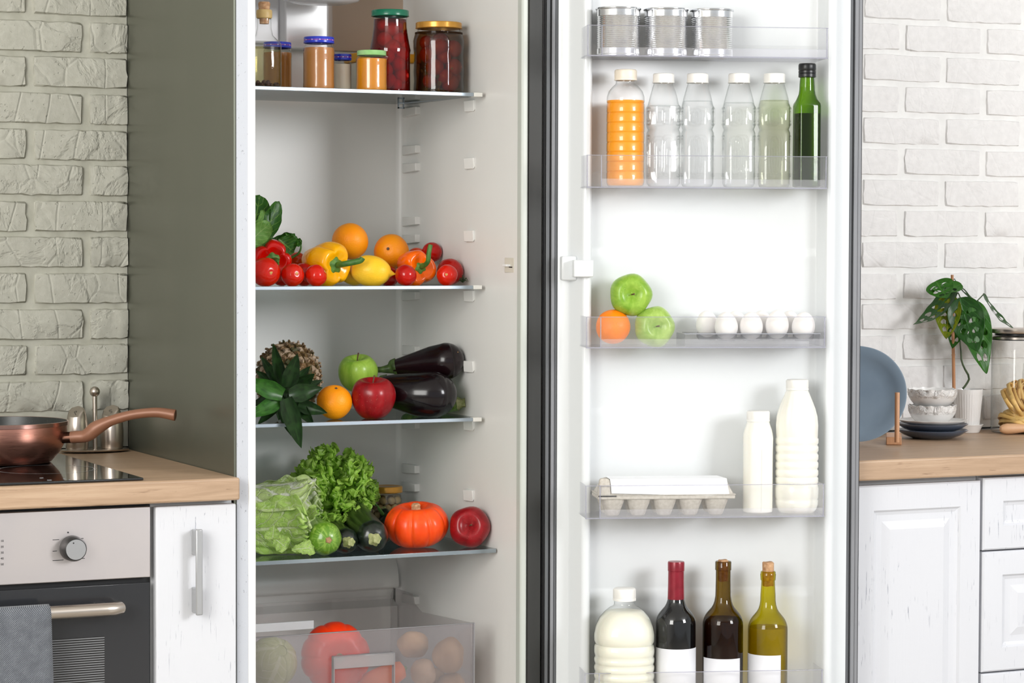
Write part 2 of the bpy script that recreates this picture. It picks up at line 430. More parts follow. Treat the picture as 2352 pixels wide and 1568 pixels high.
hp = [(163, 1004, 14, .55), (176, 1003, 14.5, .55), (192, 1002, 14.5, .6), (205, 996, 16.5, .7), (218, 985, 17.5, .8), (235, 975, 15, .85), (255, 966, 12, 1), (280, 958, 11.5, 1), (305, 952, 11, 1.05), (335, 948, 11, 1.1), (362, 947, 11.5, 1.15), (385, 950, 12.5, 1.2), (400, 953, 13.5, 1.2), (403, 953.5, 12.5, 1.2)]
pts = [pan_pt(a, b, 0) for a, b, c, e in hp]
def smooth_path(pts, rad, n=48):
    out = []; ro = []
    m = len(pts)-1
    for q in range(n+1):
        t = q/n*m; i = min(int(t), m-1); f = t-i
        g = lambda k: pts[max(0, min(m, k))]
        p0, p1, p2, p3 = g(i-1), g(i), g(i+1), g(i+2)
        out.append(.5*((2*p1)+(p2-p0)*f+(2*p0-5*p1+4*p2-p3)*f*f+(3*p1-p0-3*p2+p3)*f**3))
        ro.append(rad[i]*(1-f)+rad[i+1]*f)
    return out, ro
sp, sr = smooth_path(pts, [c*kp*.98 for a, b, c, e in hp])
obj('handle', MB().tube(sp, sr, 20, flat=1.0, upv=(0, 0, 1)), M_['copper_handle'], pan)
obj('handle_collar', MB().tube([pan_pt(138, 1005, 0), pan_pt(164, 1004, 0)], 13.0*kp, 24), pm('dark_copper_collar', '#4a3024', rough=.25, metal=.8), pan)
obj('hanging_loop', MB().tube([pan_pt(347, 942, 0), pan_pt(356, 944, 0), pan_pt(386, 944, 0), pan_pt(386, 939.8, 0), pan_pt(366, 940, 0)], .0007, 8), M_['chrome'], pan)
# salt and pepper set
rodp = hit(218, 1000, .585); rodp.z = CT; k = mpp(rodp)
st_ = thing('cruet_stand', 'steel cruet stand with ball topped rod beside the frying pan', 'condiment stand', T(rodp))
obj('stand_plate', MB().lathe([(0, .0), (.03, 0), (.0665, .001), (.068, .0035), (.066, .0042), (0, .0042)], 64, M=Matrix.Scale(.55, 4, (0, 1, 0)) @ Matrix.Translation((0, 0, .002))), M_['steel2'], st_)
obj('rod', MB().lathe([(5.4*k, .004), (5.4*k, .110)], 20), M_['steel2'], st_)
obj('ball', MB().lathe([(12*k*math.sin(a*PI/16), .117-12*k*math.cos(a*PI/16)) for a in range(17)], 28), M_['steel2'], st_)
def shaker(px, top, lab, dots):
    p = hit(px, 1000, .585); p.z = CT+.0065; k = mpp(p)
    s_ = thing('salt_shaker' if dots == 'S' else 'pepper_shaker', lab, 'shaker', T(p))
    def fn(a, r, z):   # slanted top cut towards the camera-left
        return r, z
    pr = [(0, 0), (24*k, 0), (25.5*k, 4*k), (26.5*k, 20*k), (26.5*k, 40*k), (25*k, 58*k), (22*k, 76*k), (19*k, 88*k), (15*k, 95*k), (8*k, 99*k), (0, 100*k)]
    m = MB().lathe(pr, 40)
    nd_ = V3((-.75, -1.0, 1.5)).normalized(); c0 = V3((-.004, -.006, 85*k))
    for i, v in enumerate(m.V):
        v = V3(v); dd = (v-c0).dot(nd_)
        if dd > 0: v = v-nd_*dd
        m.V[i] = tuple(v)
    obj('body', m, M_['steel2'], s_, ang=35)
    # holes spell the letter
    e1 = V3((.914, .1, 0)); e1 = (e1-nd_*e1.dot(nd_)).normalized(); e2 = nd_.cross(e1)
    if dots == 'P': pp = [(-1, -3), (-1, -1.9), (-1, -.8), (-1, .3), (-1, 1.4), (.0, 1.9), (1, 1.4), (1, .5), (0.1, 0)]
    else: pp = [(1.1, 1.6), (.1, 2.1), (-.9, 1.4), (-.6, .4), (.3, -.3), (.9, -1.2), (.2, -2.2), (-.9, -2)]
    h = MB()
    for a, b in pp:
        q = c0 + e1*a*.0021 + e2*b*.0021 + nd_*.0002
        h.lathe([(0, 0), (.00075, 0), (.0006, .0003), (0, .0003)], 10, M=Matrix.Translation(q) @ axis_to(nd_))
    o = obj('hole', h, M_['black_print'], s_); o['kind'] = 'stuff'
shaker(177, 937, 'steel pepper shaker with P shaped holes left of the ball rod', 'P')
shaker(257, 935, 'steel salt shaker with S shaped holes right of the ball rod', 'S')
# oven
ox1 = hit(345.5, 1240, -.012).x; oxl = ox1-.595
zt = hit(345, 1163, -.012).z; zb = hit(345, 1325, -.012).z
oven = thing('built_in_oven', 'built-in oven with steel control panel and dark glass door under the worktop', 'oven', T((0, 0, 0)))
obj('oven_body', MB().box(oxl, 0.004, .26, ox1+.004, .5, .857), M_['black_gap'], oven)
obj('control_panel', MB().box(oxl, -.012, zb, ox1, .003, zt), M_['steel'], oven, bevel=.0015)
kx = hit(165, 1258, -.012); kk = mpp(kx)
kn = obj('oven_knob', MB().lathe([(0, 0), (29*kk, 0), (29.5*kk, .002), (28.5*kk, .018), (25*kk, .0255), (23.5*kk, .026)], 48, M=T((kx.x, -.012, kx.z), rx=PI/2)), M_['black_plastic'], oven)
obj('knob_face', MB().lathe([(23.6*kk, .0255), (23.2*kk, .0268), (0, .0268)], 48, M=T((kx.x, -.012, kx.z), rx=PI/2)), M_['knob_face'], kn)
q = hit(169, 1247, -.039); obj('pointer_dot', MB().lathe([(0, 0), (1.7*kk, 0), (1.7*kk, .0003), (0, .0003)], 12, M=T((q.x, -.0388, q.z), rx=PI/2)), M_['black_print'], kn)
mk = MB()
for (xa, ya, xb, yb) in ((121, 1239.5, 136, 1239), (180, 1236.5, 192, 1235.8), (121, 1265.5, 131, 1265), (121, 1287, 146, 1285.5), (175, 1283, 195, 1281.5)):
    a = hit(xa, ya, -.0125); b = hit(xb, yb, -.0125); mk.box(a.x, -.0123, a.z-.0005, b.x, -.0119, a.z+.0005)
q = hit(156.5, 1222.5, -.0125); mk.lathe([(0, 0), (2*kk, 0), (2*kk, .0003), (0, .0003)], 14, M=T((q.x, -.012, q.z), rx=PI/2))
o = obj('scale_marking', mk, M_['black_print'], oven, smooth=False); o['kind'] = 'stuff'
for i, s_ in enumerate(('10', '20', '30', '40', '50')):
    q = hit(1.5, 1242+13.4*i, -.0123)
    cv = bpy.data.curves.new('number', 'FONT'); cv.body = s_; cv.size = .0052; cv.extrude = .0001; cv.materials.append(M_['black_print'])
    t_ = bpy.data.objects.new('number_marking', cv); C.objects.link(t_); t_.parent = oven; t_.location = (q.x, -.0123, q.z-.0018); t_.rotation_euler = (PI/2, 0, 0)
    me_ = bpy.data.meshes.new_from_object(t_); bpy.data.objects.remove(t_); t_ = bpy.data.objects.new('number_marking', me_); C.objects.link(t_); t_.parent = oven; t_.location = (q.x, -.0123, q.z-.0018); t_.rotation_euler = (PI/2, 0, 0); t_['kind'] = 'stuff'
    mk = MB().box(q.x-.0022, -.0122, q.z-.0003, q.x-.0008, -.0119, q.z+.0003); obj('tick', mk, M_['black_print'], oven, smooth=False)
dzt = hit(345, 1337, -.010).z
dr = obj('oven_door', MB().box(oxl, -.010, .30, ox1-.001, .003, dzt), M_['oven_glass'], oven, bevel=.001)
obj('door_window', MB().box(oxl+.12, -.0104, .36, hit(240, 1500, -.0104).x, -.0098, hit(200, 1463, -.0104).z), M_['window_glass'], dr, smooth=False)
mk = MB(); wx1 = hit(240, 1500, -.0106).x; wz = hit(200, 1466, -.0106).z
for i in range(26):
    z = wz-i*.0040; mk.box(oxl+.12, -.0107, z-.0009, wx1, -.0105, z+.0009)
ln = obj('printed_line', mk, M_['grey_line'], dr, smooth=False); ln['kind'] = 'stuff'
for i in range(6):
    q = hit(45+i*88-88*3, 1345-3.2*i, -.006); obj('vent_slot', MB().box(q.x-.02, -.008, q.z-.003, q.x+.02, .0035, q.z+.0025), M_['oven_glass'], oven, bevel=.0015)
# towel bar handle
ha = hit(294, 1396, -.05); zH = ha.z
kk = mpp(ha)
hpts = []; hr_ = []
for i in range(40):
    t = i/39; x = oxl+.05+(ha.x-oxl-.05)*t; e = min(t, 1-t)
    yy = -.05+(.032*(1-min(1, e/.05))**2); hpts.append(V3((x, yy, zH))); hr_.append(15.5*kk*math.sqrt(max(.02, 1-max(0, 1-e/.028)**2)))
obj('towel_rail_handle', MB().tube(hpts, hr_, 20), M_['steel2'], dr)
obj('rail_bracket', MB().box(ha.x-.045, -.045, zH-.006, ha.x-.028, -.009, zH+.006), M_['steel2'], dr, bevel=.002)
# towel hanging on the handle
tx1 = hit(118, 1400, -.066).x
tzb = .42
def tw(u, v):
    x = tx1-.28*(1-v); R = 15.5*kk+.0025
    L = .26; s = u*(2*L+PI*R)
    wv = .0025*math.sin(v*9+1)*min(1, abs(s-L-PI*R/2)/.1)
    if s < L: return (x+wv*.3-.004*(1-s/L)*0, -.05+R+wv+.001, zH-(L-s))
    if s < L+PI*R:
        a = (s-L)/R; return (x, -.05+R*math.cos(a), zH+R*math.sin(a))
    d = s-L-PI*R; fl = d/L
    return (x+.008*fl*v, -.05-R-wv-.0015, zH-d)
o = obj('dish_towel', MB().grid(tw, 70, 30), M_['towel'], solid=.0022, ang=80); tag(o, 'grey denim dish towel hanging over the oven door handle', 'towel')
# narrow cabinet
cx0 = hit(357, 1300, -.012).x
cab = thing('base_cabinet', 'narrow white wood-grain base cabinet between the oven and the refrigerator', 'cabinet', T((0, 0, 0)))
obj('carcass', MB().box(cx0-.006, .006, .1, -.003, .56, .859), M_['cab_dark'], cab, bevel=.001)
cd_ = obj('door', MB().box(cx0, -.014, .12, -.0015, .005, hit(450, 1160, -.012).z), M_['cab'], cab, bevel=.003, bseg=3)
ha = hit(453, 1214, -.03); hb = hit(453, 1411, -.03); hw = 11*mpp(ha)
xh = hit(456, 1300, -.036).x
m = MB(); m.box(xh-.006, -.042, hb.z, xh+.006, -.036, ha.z); m.box(xh-.0055, -.037, ha.z-.046, xh+.0055, -.013, ha.z-.002); m.box(xh-.0055, -.037, hb.z+.002, xh+.0055, -.013, hb.z+.046)
hh = obj('door_handle', m, pm('grey_handle_metal', '#b4b5b7', rough=.3, metal=.5), cd_, bevel=.002); hh['label'] = 'grey metal pull handle'

# ================================================================= REFRIGERATOR
FX1, FYB, FH = .595, .637, 1.97
SX0, SX1 = .045, .535
fr = thing('refrigerator', 'tall grey steel refrigerator standing open with white interior and glass shelves', 'refrigerator', T((0, 0, 0)))
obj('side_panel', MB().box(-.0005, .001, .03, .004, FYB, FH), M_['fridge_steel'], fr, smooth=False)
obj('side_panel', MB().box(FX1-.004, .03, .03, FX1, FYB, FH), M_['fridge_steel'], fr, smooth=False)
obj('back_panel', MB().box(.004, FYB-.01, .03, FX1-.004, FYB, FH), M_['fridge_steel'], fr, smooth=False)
obj('top_panel', MB().box(.004, .0, FH-.03, FX1-.004, FYB-.01, FH), M_['fridge_steel'], fr, smooth=False)
obj('base_plinth', MB().box(.004, .02, .0, FX1-.004, FYB-.01, .06), M_['black_plastic'], fr, smooth=False)
obj('front_flange', MB().box(.004, -.0015, .06, .0245, .012, FH-.03), M_['flange'], fr, smooth=False)
obj('flange_rim', MB().box(.0245, -.003, .06, .0385, .02, FH-.03), M_['liner_rim'], fr, bevel=.002)
obj('flange_rim', MB().box(.551, -.001, .06, .565, .02, FH-.03), pm('grey_white_flange', '#bfc3bc', rough=.4), fr, bevel=.004)
obj('hinge_side_strip', MB().box(.5655, -.002, .06, .592, .012, FH-.03), M_['flange_dark'], fr, bevel=.001)
# liner: left wall, right wall (drafted), back wall with hump below
YB = .50
lm = MB()
def wall(a, b, z0, z1, n=1):   # thin slab between two plan points
    d = (V3(b)-V3(a)); nn = V3((d.y, -d.x)).normalized()*.006 if False else None
zlo, zhi = .10, 1.935
th = .008
lm.hexa([(.0385, .012, zlo), (.0385, YB, zlo), (.030, YB, zlo), (.030, .012, zlo)], [(.0385, .012, zhi), (.0385, YB, zhi), (.030, YB, zhi), (.030, .012, zhi)])
obj('liner_left_wall', lm, M_['liner'], fr, smooth=False)
RW = [(.5565, .004), (.5535, .04), (.5505, .09), (.5465, .14), (.5415, .2), (.5365, .30), (.535, .46), (.531, .485), (.522, .497), (.512, YB)]
m = MB(); m.grid(lambda u, v: (RW[round(u*(len(RW)-1))][0], RW[round(u*(len(RW)-1))][1], zlo+(zhi-zlo)*v), len(RW)-1, 4)
obj('liner_right_wall', m, M_['liner'], fr, ang=80)
def rwx(y):
    for (a, b), (c, d) in zip(RW, RW[1:]):
        if b <= y <= d: return a+(c-a)*(y-b)/(d-b)
    return .53
# back wall profile (y, z) with the pressed steps low down
z1 = hit(900, 1300, .48).z; z2 = hit(900, 1352, .47).z; z3 = hit(900, 1385, .45).z
prof = [(YB, zhi), (YB, z1+.03), (YB-.004, z1+.008), (YB-.012, z1-.006), (YB-.016, z1-.02), (YB-.018, z2+.006), (YB-.014, z2), (YB+.01, z2-.006), (YB+.012, z3), (YB-.01, z3-.012), (YB-.012, zlo)]
m = MB(); m.grid(lambda u, v: (.0385+(.512-.0385)*v, prof[round(u*10)][0], prof[round(u*10)][1]), 10, 6)
obj('liner_back_wall', m, M_['liner'], fr, ang=60)
obj('liner_ceiling', MB().box(.035, .01, 1.93, .556, YB, 1.94), M_['liner'], fr, smooth=False)
obj('liner_floor', MB().box(.035, .01, zlo-.01, .556, YB, zlo), M_['liner'], fr, smooth=False)
# added tan panel painting the back wall's warm shade, duct, lamp housing
a = hit(768, 112, YB-.055)
tc = hit(1060, 128, YB-.004)
obj('warm_shade_panel', MB().box(hit(700, 60, YB-.004).x, YB-.006, tc.z, hit(1010, 60, YB-.004).x, YB-.001, zhi), M_['tan'], fr, bevel=.002)
a = hit(655, 100, YB-.05); b = hit(754, 114, YB-.05); c_ = hit(768, 114, YB-.02)
m = MB(); m.hexa([(a.x, YB-.05, b.z), (b.x, YB-.05, b.z), (c_.x+.004, YB-.001, b.z), (a.x-.01, YB-.001, b.z)], [(a.x, YB-.05, zhi), (b.x, YB-.05, zhi), (c_.x+.004, YB-.001, zhi), (a.x-.01, YB-.001, zhi)])
obj('air_duct', m, M_['duct'], fr, bevel=.003)
a = hit(586, 100, YB-.03); b2 = hit(650, 100, YB-.03)
obj('air_duct', MB().box(a.x-.05, YB-.03, b.z+.01, b2.x-.006, YB-.002, zhi), M_['duct'], fr, bevel=.004)
lc = hit(735, 4, .33); k = mpp(lc)
obj('lamp_housing', MB().lathe([(0, 0), (.05, .0), (90*k, .006), (100*k, .014), (102*k, .022), (60*k, .03), (50*k, .22), (0, .22)], 56, M=Matrix.Translation((lc.x, lc.y, lc.z-.004)) @ Matrix.Scale(.75, 4, (0, 1, 0))), M_['duct'], fr)
# shelves
SZ = [1.5863, 1.2265, .9781, .7354]
def shelf(z, y0, full=True, lab=None):
    g = obj('glass_shelf', MB().box(SX0-.004, y0+.004, z-.0042, SX1 if full else .551, YB-.016, z-.0002), M_['shelf_glass'], fr, bevel=.0005)
    g['label'] = lab
    if full:
        obj('trim_bar', MB().box(SX0-.004, y0-.002, z-.0062, SX1-.0165, y0+.006, z+.0006), M_['trim_metal'], g, bevel=.0008)
        obj('end_cap', MB().box(SX1-.0163, y0-.0035, z-.0066, SX1+.0012, y0+.012, z+.001), M_['white_plastic'], g, bevel=.0008)
    else:
        obj('trim_bar', MB().box(.0405, y0-.002, z-.0068, .546, y0+.004, z+.0004), M_['shelf_edge'], g, bevel=.0006)
M_['shelf_edge'] = pm('polished_glass_edge', '#8d989f', '#a5b0b6', ns=3, rough=.15, metal=.5)
shelf(SZ[0], .1412, True, 'topmost glass shelf'); shelf(SZ[1], .1412, True, 'second glass shelf'); shelf(SZ[2], .1412, True, 'third glass shelf'); shelf(SZ[3], .0952, False, 'lowest glass shelf without end cap')
# shelf supports moulded in the right wall
def lug(px, py, y, hpx=26):
    x = rwx(y); p = hit(px, py, y); z = p.z; k = mpp(p); h = hpx*k
    m = MB(); d = .014
    m.hexa([(x-.0015, y-d, z-h*.5), (x+.003, y-d, z-h*.2), (x+.003, y+d, z-h*.5), (x-.009, y+d, z-h*.5)], [(x-.003, y-d, z+h*.5), (x+.003, y-d, z+h*.5), (x+.003, y+d, z+h*.5), (x-.011, y+d, z+h*.5)])
    m.V = [(max(v[0], x-.011), v[1], v[2]) for v in m.V]
    obj('shelf_support', m, M_['liner'], fr, bevel=.0012)
for py in (243, 375, 542, 680, 842, 976, 1138): lug(1067, py, .20)
def backlug(pys, y=.455):
    for py in pys:
        x = rwx(y); p = hit(930, py, y); z = p.z; k = mpp(p)
        m = MB(); h = 21*k
        m.hexa([(x-.010, y-.022, z-h*.35), (x+.003, y-.022, z-h*.35), (x+.003, y+.035, z-h*.55), (x-.014, y+.035, z-h*.55)], [(x-.010, y-.022, z+h*.5), (x+.003, y-.022, z+h*.5), (x+.003, y+.035, z+h*.5), (x-.014, y+.035, z+h*.5)])
        obj('shelf_support', m, M_['liner'], fr, bevel=.0012)
backlug([256, 344, 385, 508, 549, 680, 805, 976, 1078, 1120, 1378])
q = hit(921, 237, .44)
m = MB(); x = .527
for (a, b, c, d) in ((-1, -1, 1, -.75), (-1, .75, 1, 1), (-1, -1, -.7, 1), (.7, -1, 1, 1)): m.box(q.x+a*.0065, .438, q.z+b*.0105, q.x+c*.0065, .442, q.z+d*.0105)
obj('rail_clip', m, M_['trim_metal'], fr, smooth=False)
e = hit(1076, 222, .2); obj('shelf_rail', MB().tube([(q.x-.004, .44, q.z), (q.x+.006, .436, q.z+.0005), (e.x, .2, e.z)], .0013, 8), M_['trim_metal'], fr)
# door switch on the front edge of the right wall
a = hit(1158, 592, .05); b = hit(1182, 625, .05); x = rwx(.05)
yA, yB_ = .036, .068
a = hit(1182, 609, yA)
sw = obj('door_switch', MB().hexa([(x+.0005, yA, a.z-.0135), (x+.004, yA, a.z-.0135), (x+.002, yB_, a.z-.0135), (x-.0035, yB_, a.z-.0135)], [(x+.0005, yA, a.z+.0135), (x+.004, yA, a.z+.0135), (x+.002, yB_, a.z+.0135), (x-.0035, yB_, a.z+.0135)]), M_['switch'], fr, bevel=.0008)
sl = MB().box(x-.0016, yA+.005, a.z-.0046, x+.003, yB_-.005, a.z-.0026); obj('slot', sl, M_['black_print'], sw, smooth=False)
obj('rocker', MB().box(x-.009, yA+.012, a.z-.0024, x+.003, yB_-.002, a.z+.0016), M_['liner_rim'], sw, bevel=.0006)
# opened door (a part that swings with the refrigerator, built in its own frame D)
def dob(name, mb, m, parent=None, **k):
    for i, v in enumerate(mb.V): mb.V[i] = tuple(MD @ V3(v))
    return obj(name, mb, m, parent, **k)
DX1 = .5985; ZB, ZT = .05, 1.97
dm = MB().box(.002, .011, ZB, DX1-.001, .034, ZT)
door = dob('door', dm, M_['door_steel'], fr, smooth=False); door['label'] = 'opened door with white inner liner'
# gasket: several vertical ribs on both sides
def ribs(x0, x1, specs):
    for (a, b, y, mm) in specs:
        n = dob('gasket', MB().box(x0+(x1-x0)*a, y, ZB, x0+(x1-x0)*b, .0115, ZT), mm, door, bevel=.0012)
ribs(.0025, .0272, [(0, .12, .002, M_['gasket_dark']), (.13, .40, -.001, M_['gasket_mid']), (.41, .52, .001, M_['gasket_dark']), (.53, .78, -.0035, M_['gasket']), (.79, 1, -.001, M_['gasket_mid'])])
ribs(.5735, DX1, [(0, .24, -.001, M_['gasket_mid']), (.25, .36, .002, M_['gasket_mid']), (.37, .66, -.0035, M_['gasket']), (.67, .93, -.002, M_['gasket']), (.935, 1, .001, M_['gasket_dark'])])
# liner cross-section in plan (x, y), swept in z
P_ = [(.027, .009), (.0275, -.004), (.033, -.006), (.046, -.008), (.050, -.012), (.0665, -.040), (.0705, -.044), (.0785, -.0455), (.083, -.043), (.0852, -.036), (.0865, -.014), (.090, -.010)]
Q_ = [(.508, -.010), (.5125, -.014), (.5185, -.036), (.521, -.043), (.526, -.0455), (.534, -.044), (.540, -.038), (.552, -.014), (.560, -.0085), (.570, -.006), (.5735, -.004), (.5738, .009)]
prof = P_+Q_
zs = [ZB+.02]; yo = [0]
for py in (575, 590, 935, 950, 1352, 1372): pass
zz = [ZB+.02, hit(1600, 1376, -.01, MD).z, hit(1600, 1368, -.01, MD).z, hit(1600, 1352, -.01, MD).z, hit(1600, 1345, -.01, MD).z, hit(1600, 955, -.01, MD).z, hit(1600, 948, -.01, MD).z, hit(1600, 938, -.01, MD).z, hit(1600, 930, -.01, MD).z, hit(1600, 592, -.01, MD).z, hit(1600, 585, -.01, MD).z, hit(1600, 574, -.01, MD).z, hit(1600, 566, -.01, MD).z, ZT-.02]
yy = [0, 0, -.0035, .002, 0, 0, -.0012, .001, 0, 0, -.001, .001, 0, 0]
m = MB(); NP = len(prof)
def lf(u, v):
    i = round(u*(len(zz)-1)); j = round(v*(NP-1)); x, y = prof[j]
    if 11 <= j <= 12: y += yy[i]
    return (x, y, zz[i])
m.grid(lf, len(zz)-1, NP-1)
dob('door_liner', m, M_['doorliner'], door, ang=50)
# striker block on the left ridge
a = hit(1288, 588, -.03, MD); b = hit(1350, 645, -.06, MD)
m = MB().box(.031, -.030, b.z+.0005, .060, .0, a.z); dob('striker_base', m, M_['doorliner'], door, bevel=.003)
a2 = hit(1318, 597, -.058, MD); b2 = hit(1350, 636, -.058, MD)
m = MB().box(a2.x, -.058, b2.z, .086, -.02, a2.z); dob('striker_block', m, M_['doorliner'], door, bevel=.002)
# door bins
BZ = [(1.6961, 1.6416), (1.4646, 1.4068), (1.175, 1.1193), (.8713, .8121), (.532, .434)]
BY0, BY1 = -.12, -.0115
def door_bin(i):
    t_, b_ = BZ[i]
    x0, x1 = .0638, .5031
    g = dob('door_bin', MB().box(x0, BY0+.012, b_, x1, BY1, b_+.0022), M_['bin'], door, smooth=False); g['label'] = ['clear door bin holding tin cans', 'clear door bin holding drink bottles', 'clear door bin holding fruit and eggs', 'clear door bin holding milk and egg carton', 'lowest clear door bin holding wine'][i]
    dob('bin_front', MB().box(x0+.026, BY0, b_+.0155, x1-.003, BY0+.002, t_), M_['bin'], g, bevel=.0006)
    dob('bin_front_lip', MB().box(x0+.026, BY0, b_, x1-.003, BY0+.002, b_+.0155), M_['bin_frost'], g, smooth=False)
    dob('bin_rim', MB().box(x0+.002, BY0-.0006, t_-.0012, x1, BY0+.0026, t_), M_['bin_edge'], g, bevel=.0004)
    dob('bin_base_edge', MB().box(x0, BY0-.0006, b_-.0012, x1, BY0+.003, b_+.0010), M_['bin_edge'], g, bevel=.0004)
    for xa in (x0, x1-.0025): dob('bin_side', MB().box(xa, BY0+.002, b_, xa+.0022, -.047, t_), M_['bin'], g, bevel=.0005)
    for xa in (x0, x0+.0255, x1-.0032): dob('bin_corner', MB().box(xa, BY0-.0008, b_, xa+.0016, BY0+.003, t_), M_['bin_edge'], g, bevel=.0004)
    dob('bin_corner_panel', MB().box(x0, BY0, b_, x0+.026, BY0+.0015, t_), M_['bin'], g, smooth=False)
    m = MB().box(.088, -.014, b_, .507, -.0125, b_+.03); dob('bin_back', m, M_['bin'], g, smooth=False)
for i in range(5): door_bin(i)
# crisper drawer: clear front and sides, handle
DY = .062
za = hit(1000, 1436, DY).z; ya = DY
dw = thing('crisper_drawer', 'clear plastic crisper drawer at the bottom of the refrigerator', 'drawer', T((0, 0, 0)))
x0, x1 = .043, hit(1090, 1500, DY).x
dzb = .40
obj('drawer_front', MB().box(x0, DY, dzb, x1, DY+.003, za), M_['drawer'], dw, bevel=.001)
obj('drawer_rim', MB().box(x0, DY-.0006, za-.0012, x1, DY+.004, za+.0004), M_['drawer_edge'], dw, bevel=.0004)
obj('drawer_edge', MB().box(x1-.0018, DY-.0006, dzb, x1+.0004, DY+.006, za), M_['drawer_edge'], dw, bevel=.0004)
e1 = hit(930, 1404, .40); 
def side(x):
    m = MB(); pl = [(DY+.003, za), (.30, za-.012), (.335, za+.0), (.345, za+.018), (.44, za+.018), (.455, za), (.455, dzb), (DY+.003, dzb)]
    n = len(pl); m.add([(x, y, z) for y, z in pl]+[(x+.0025, y, z) for y, z in pl], [tuple(range(n)), tuple(range(2*n-1, n-1, -1))]+[(i, (i+1) % n, (i+1) % n+n, i+n) for i in range(n)]); return m
clr = clear('clear_drawer_side', '#fbfafa', '#d0ced0', 1, .05, haze=.05)
obj('drawer_side', side(.043), clr, dw, smooth=False); obj('drawer_side', side(x1-.006), clr, dw, smooth=False)
obj('drawer_back', MB().box(x0+.003, .4555, dzb, x1-.003, .458, za), clr, dw, smooth=False)
obj('drawer_bottom', MB().box(x0, DY+.003, dzb-.003, x1, .458, dzb-.0005), clr, dw, smooth=False)
a = hit(726, 1428, .30); m = MB().box(x0+.003, .296, a.z-.012, a.x-.006, .30, a.z+.004); obj('inner_divider', m, pm('bright_divider', '#e6e8ea', rough=.4), dw, bevel=.0008)
a = hit(768, 1510, DY-.012); b = hit(906, 1497, DY-.012)
hz_ = (a.z+b.z)/2
h = obj('drawer_handle', MB().box(a.x, DY-.012, hz_-.0225, b.x, DY-.0005, hz_), clear('clear_handle_plastic', '#dedadc', '#bdbabd', 1.5, .12, haze=.45, hazec='#dcdadb'), dw, bevel=.001)
m = MB(); m.box(a.x-.0012, DY-.0125, hz_-.09, a.x+.0006, DY-.0005, hz_); m.box(b.x-.0006, DY-.0125, hz_-.09, b.x+.0012, DY-.0005, hz_); m.box(a.x, DY-.0125, hz_-.0006, b.x, DY-.0005, hz_+.0008)
obj('handle_edge', m, M_['drawer_edge'], h, bevel=.0004)

# ================================================================= RIGHT KITCHEN RUN
YK = -.169
o = obj('countertop', MB().box(1.1735, YK, .861, 3.2, YR-.013, CT), M_['oak'], bevel=.004, bseg=3)
tag(o, 'light oak worktop right of the refrigerator under the plant and dishes', 'worktop')
def panel_front(parent, name, x0, x1, z0, z1, y, fr_w, pull=True):
    """one milled front: frame, recessed field, raised centre with bevels"""
    m = MB(); d1, d2 = .006, .002
    def rect(ins, yy): return [(x0+ins, yy, z0+ins), (x1-ins, yy, z0+ins), (x1-ins, yy, z1-ins), (x0+ins, yy, z1-ins)]
    rings = [rect(0, y+.019), rect(0, y+.003), rect(.003, y), rect(.009, y-.0006), rect(fr_w-.004, y-.0006), rect(fr_w, y+.004), rect(fr_w+.006, y+.006)]
    if min(x1-x0, z1-z0) > 2*fr_w+.09: rings += [rect(fr_w+.018, y+.0055), rect(fr_w+.034, y+.001)]
    vs = [v for r in rings for v in r]; fs = []
    for i in range(len(rings)-1):
        for j in range(4): fs.append((i*4+j, i*4+(j+1) % 4, (i+1)*4+(j+1) % 4, (i+1)*4+j))
    e = (len(rings)-1)*4; fs.append((e, e+1, e+2, e+3)); fs.append((3, 2, 1, 0))
    m.add(vs, fs)
    return obj(name, m, M_['cab'], parent, ang=12)
YF = -.147
xa = hit(2253, 1300, YF).x; xb = hit(2259, 1200, YF).x
cab = thing('base_cabinet', 'white panelled base cabinet right of the opened refrigerator door', 'cabinet', T((0, 0, 0)))
obj('carcass', MB().box(1.176, YF+.021, .1, xa+.001, .36, .859), M_['cab_dark'], cab, smooth=False)
zt_ = hit(2200, 1106, YF).z
panel_front(cab, 'door', 1.1755, xa-.001, .12, zt_, YF, .052)
dc = thing('drawer_cabinet', 'white drawer cabinet at the right end of the kitchen', 'cabinet', T((0, 0, 0)))
obj('carcass', MB().box(xa+.003, YF+.021, .1, xa+.50, .36, .859), M_['cab_dark'], dc, smooth=False)
for (pa, pb, w_) in ((1098.5, 1264, .05), (1268, 1543, .05), (1547, 1830, .05)):
    panel_front(dc, 'drawer', xb, xa+.5, hit(2300, pb-2.5, YF).z+.0, hit(2300, pa-2.5, YF).z, YF, w_)
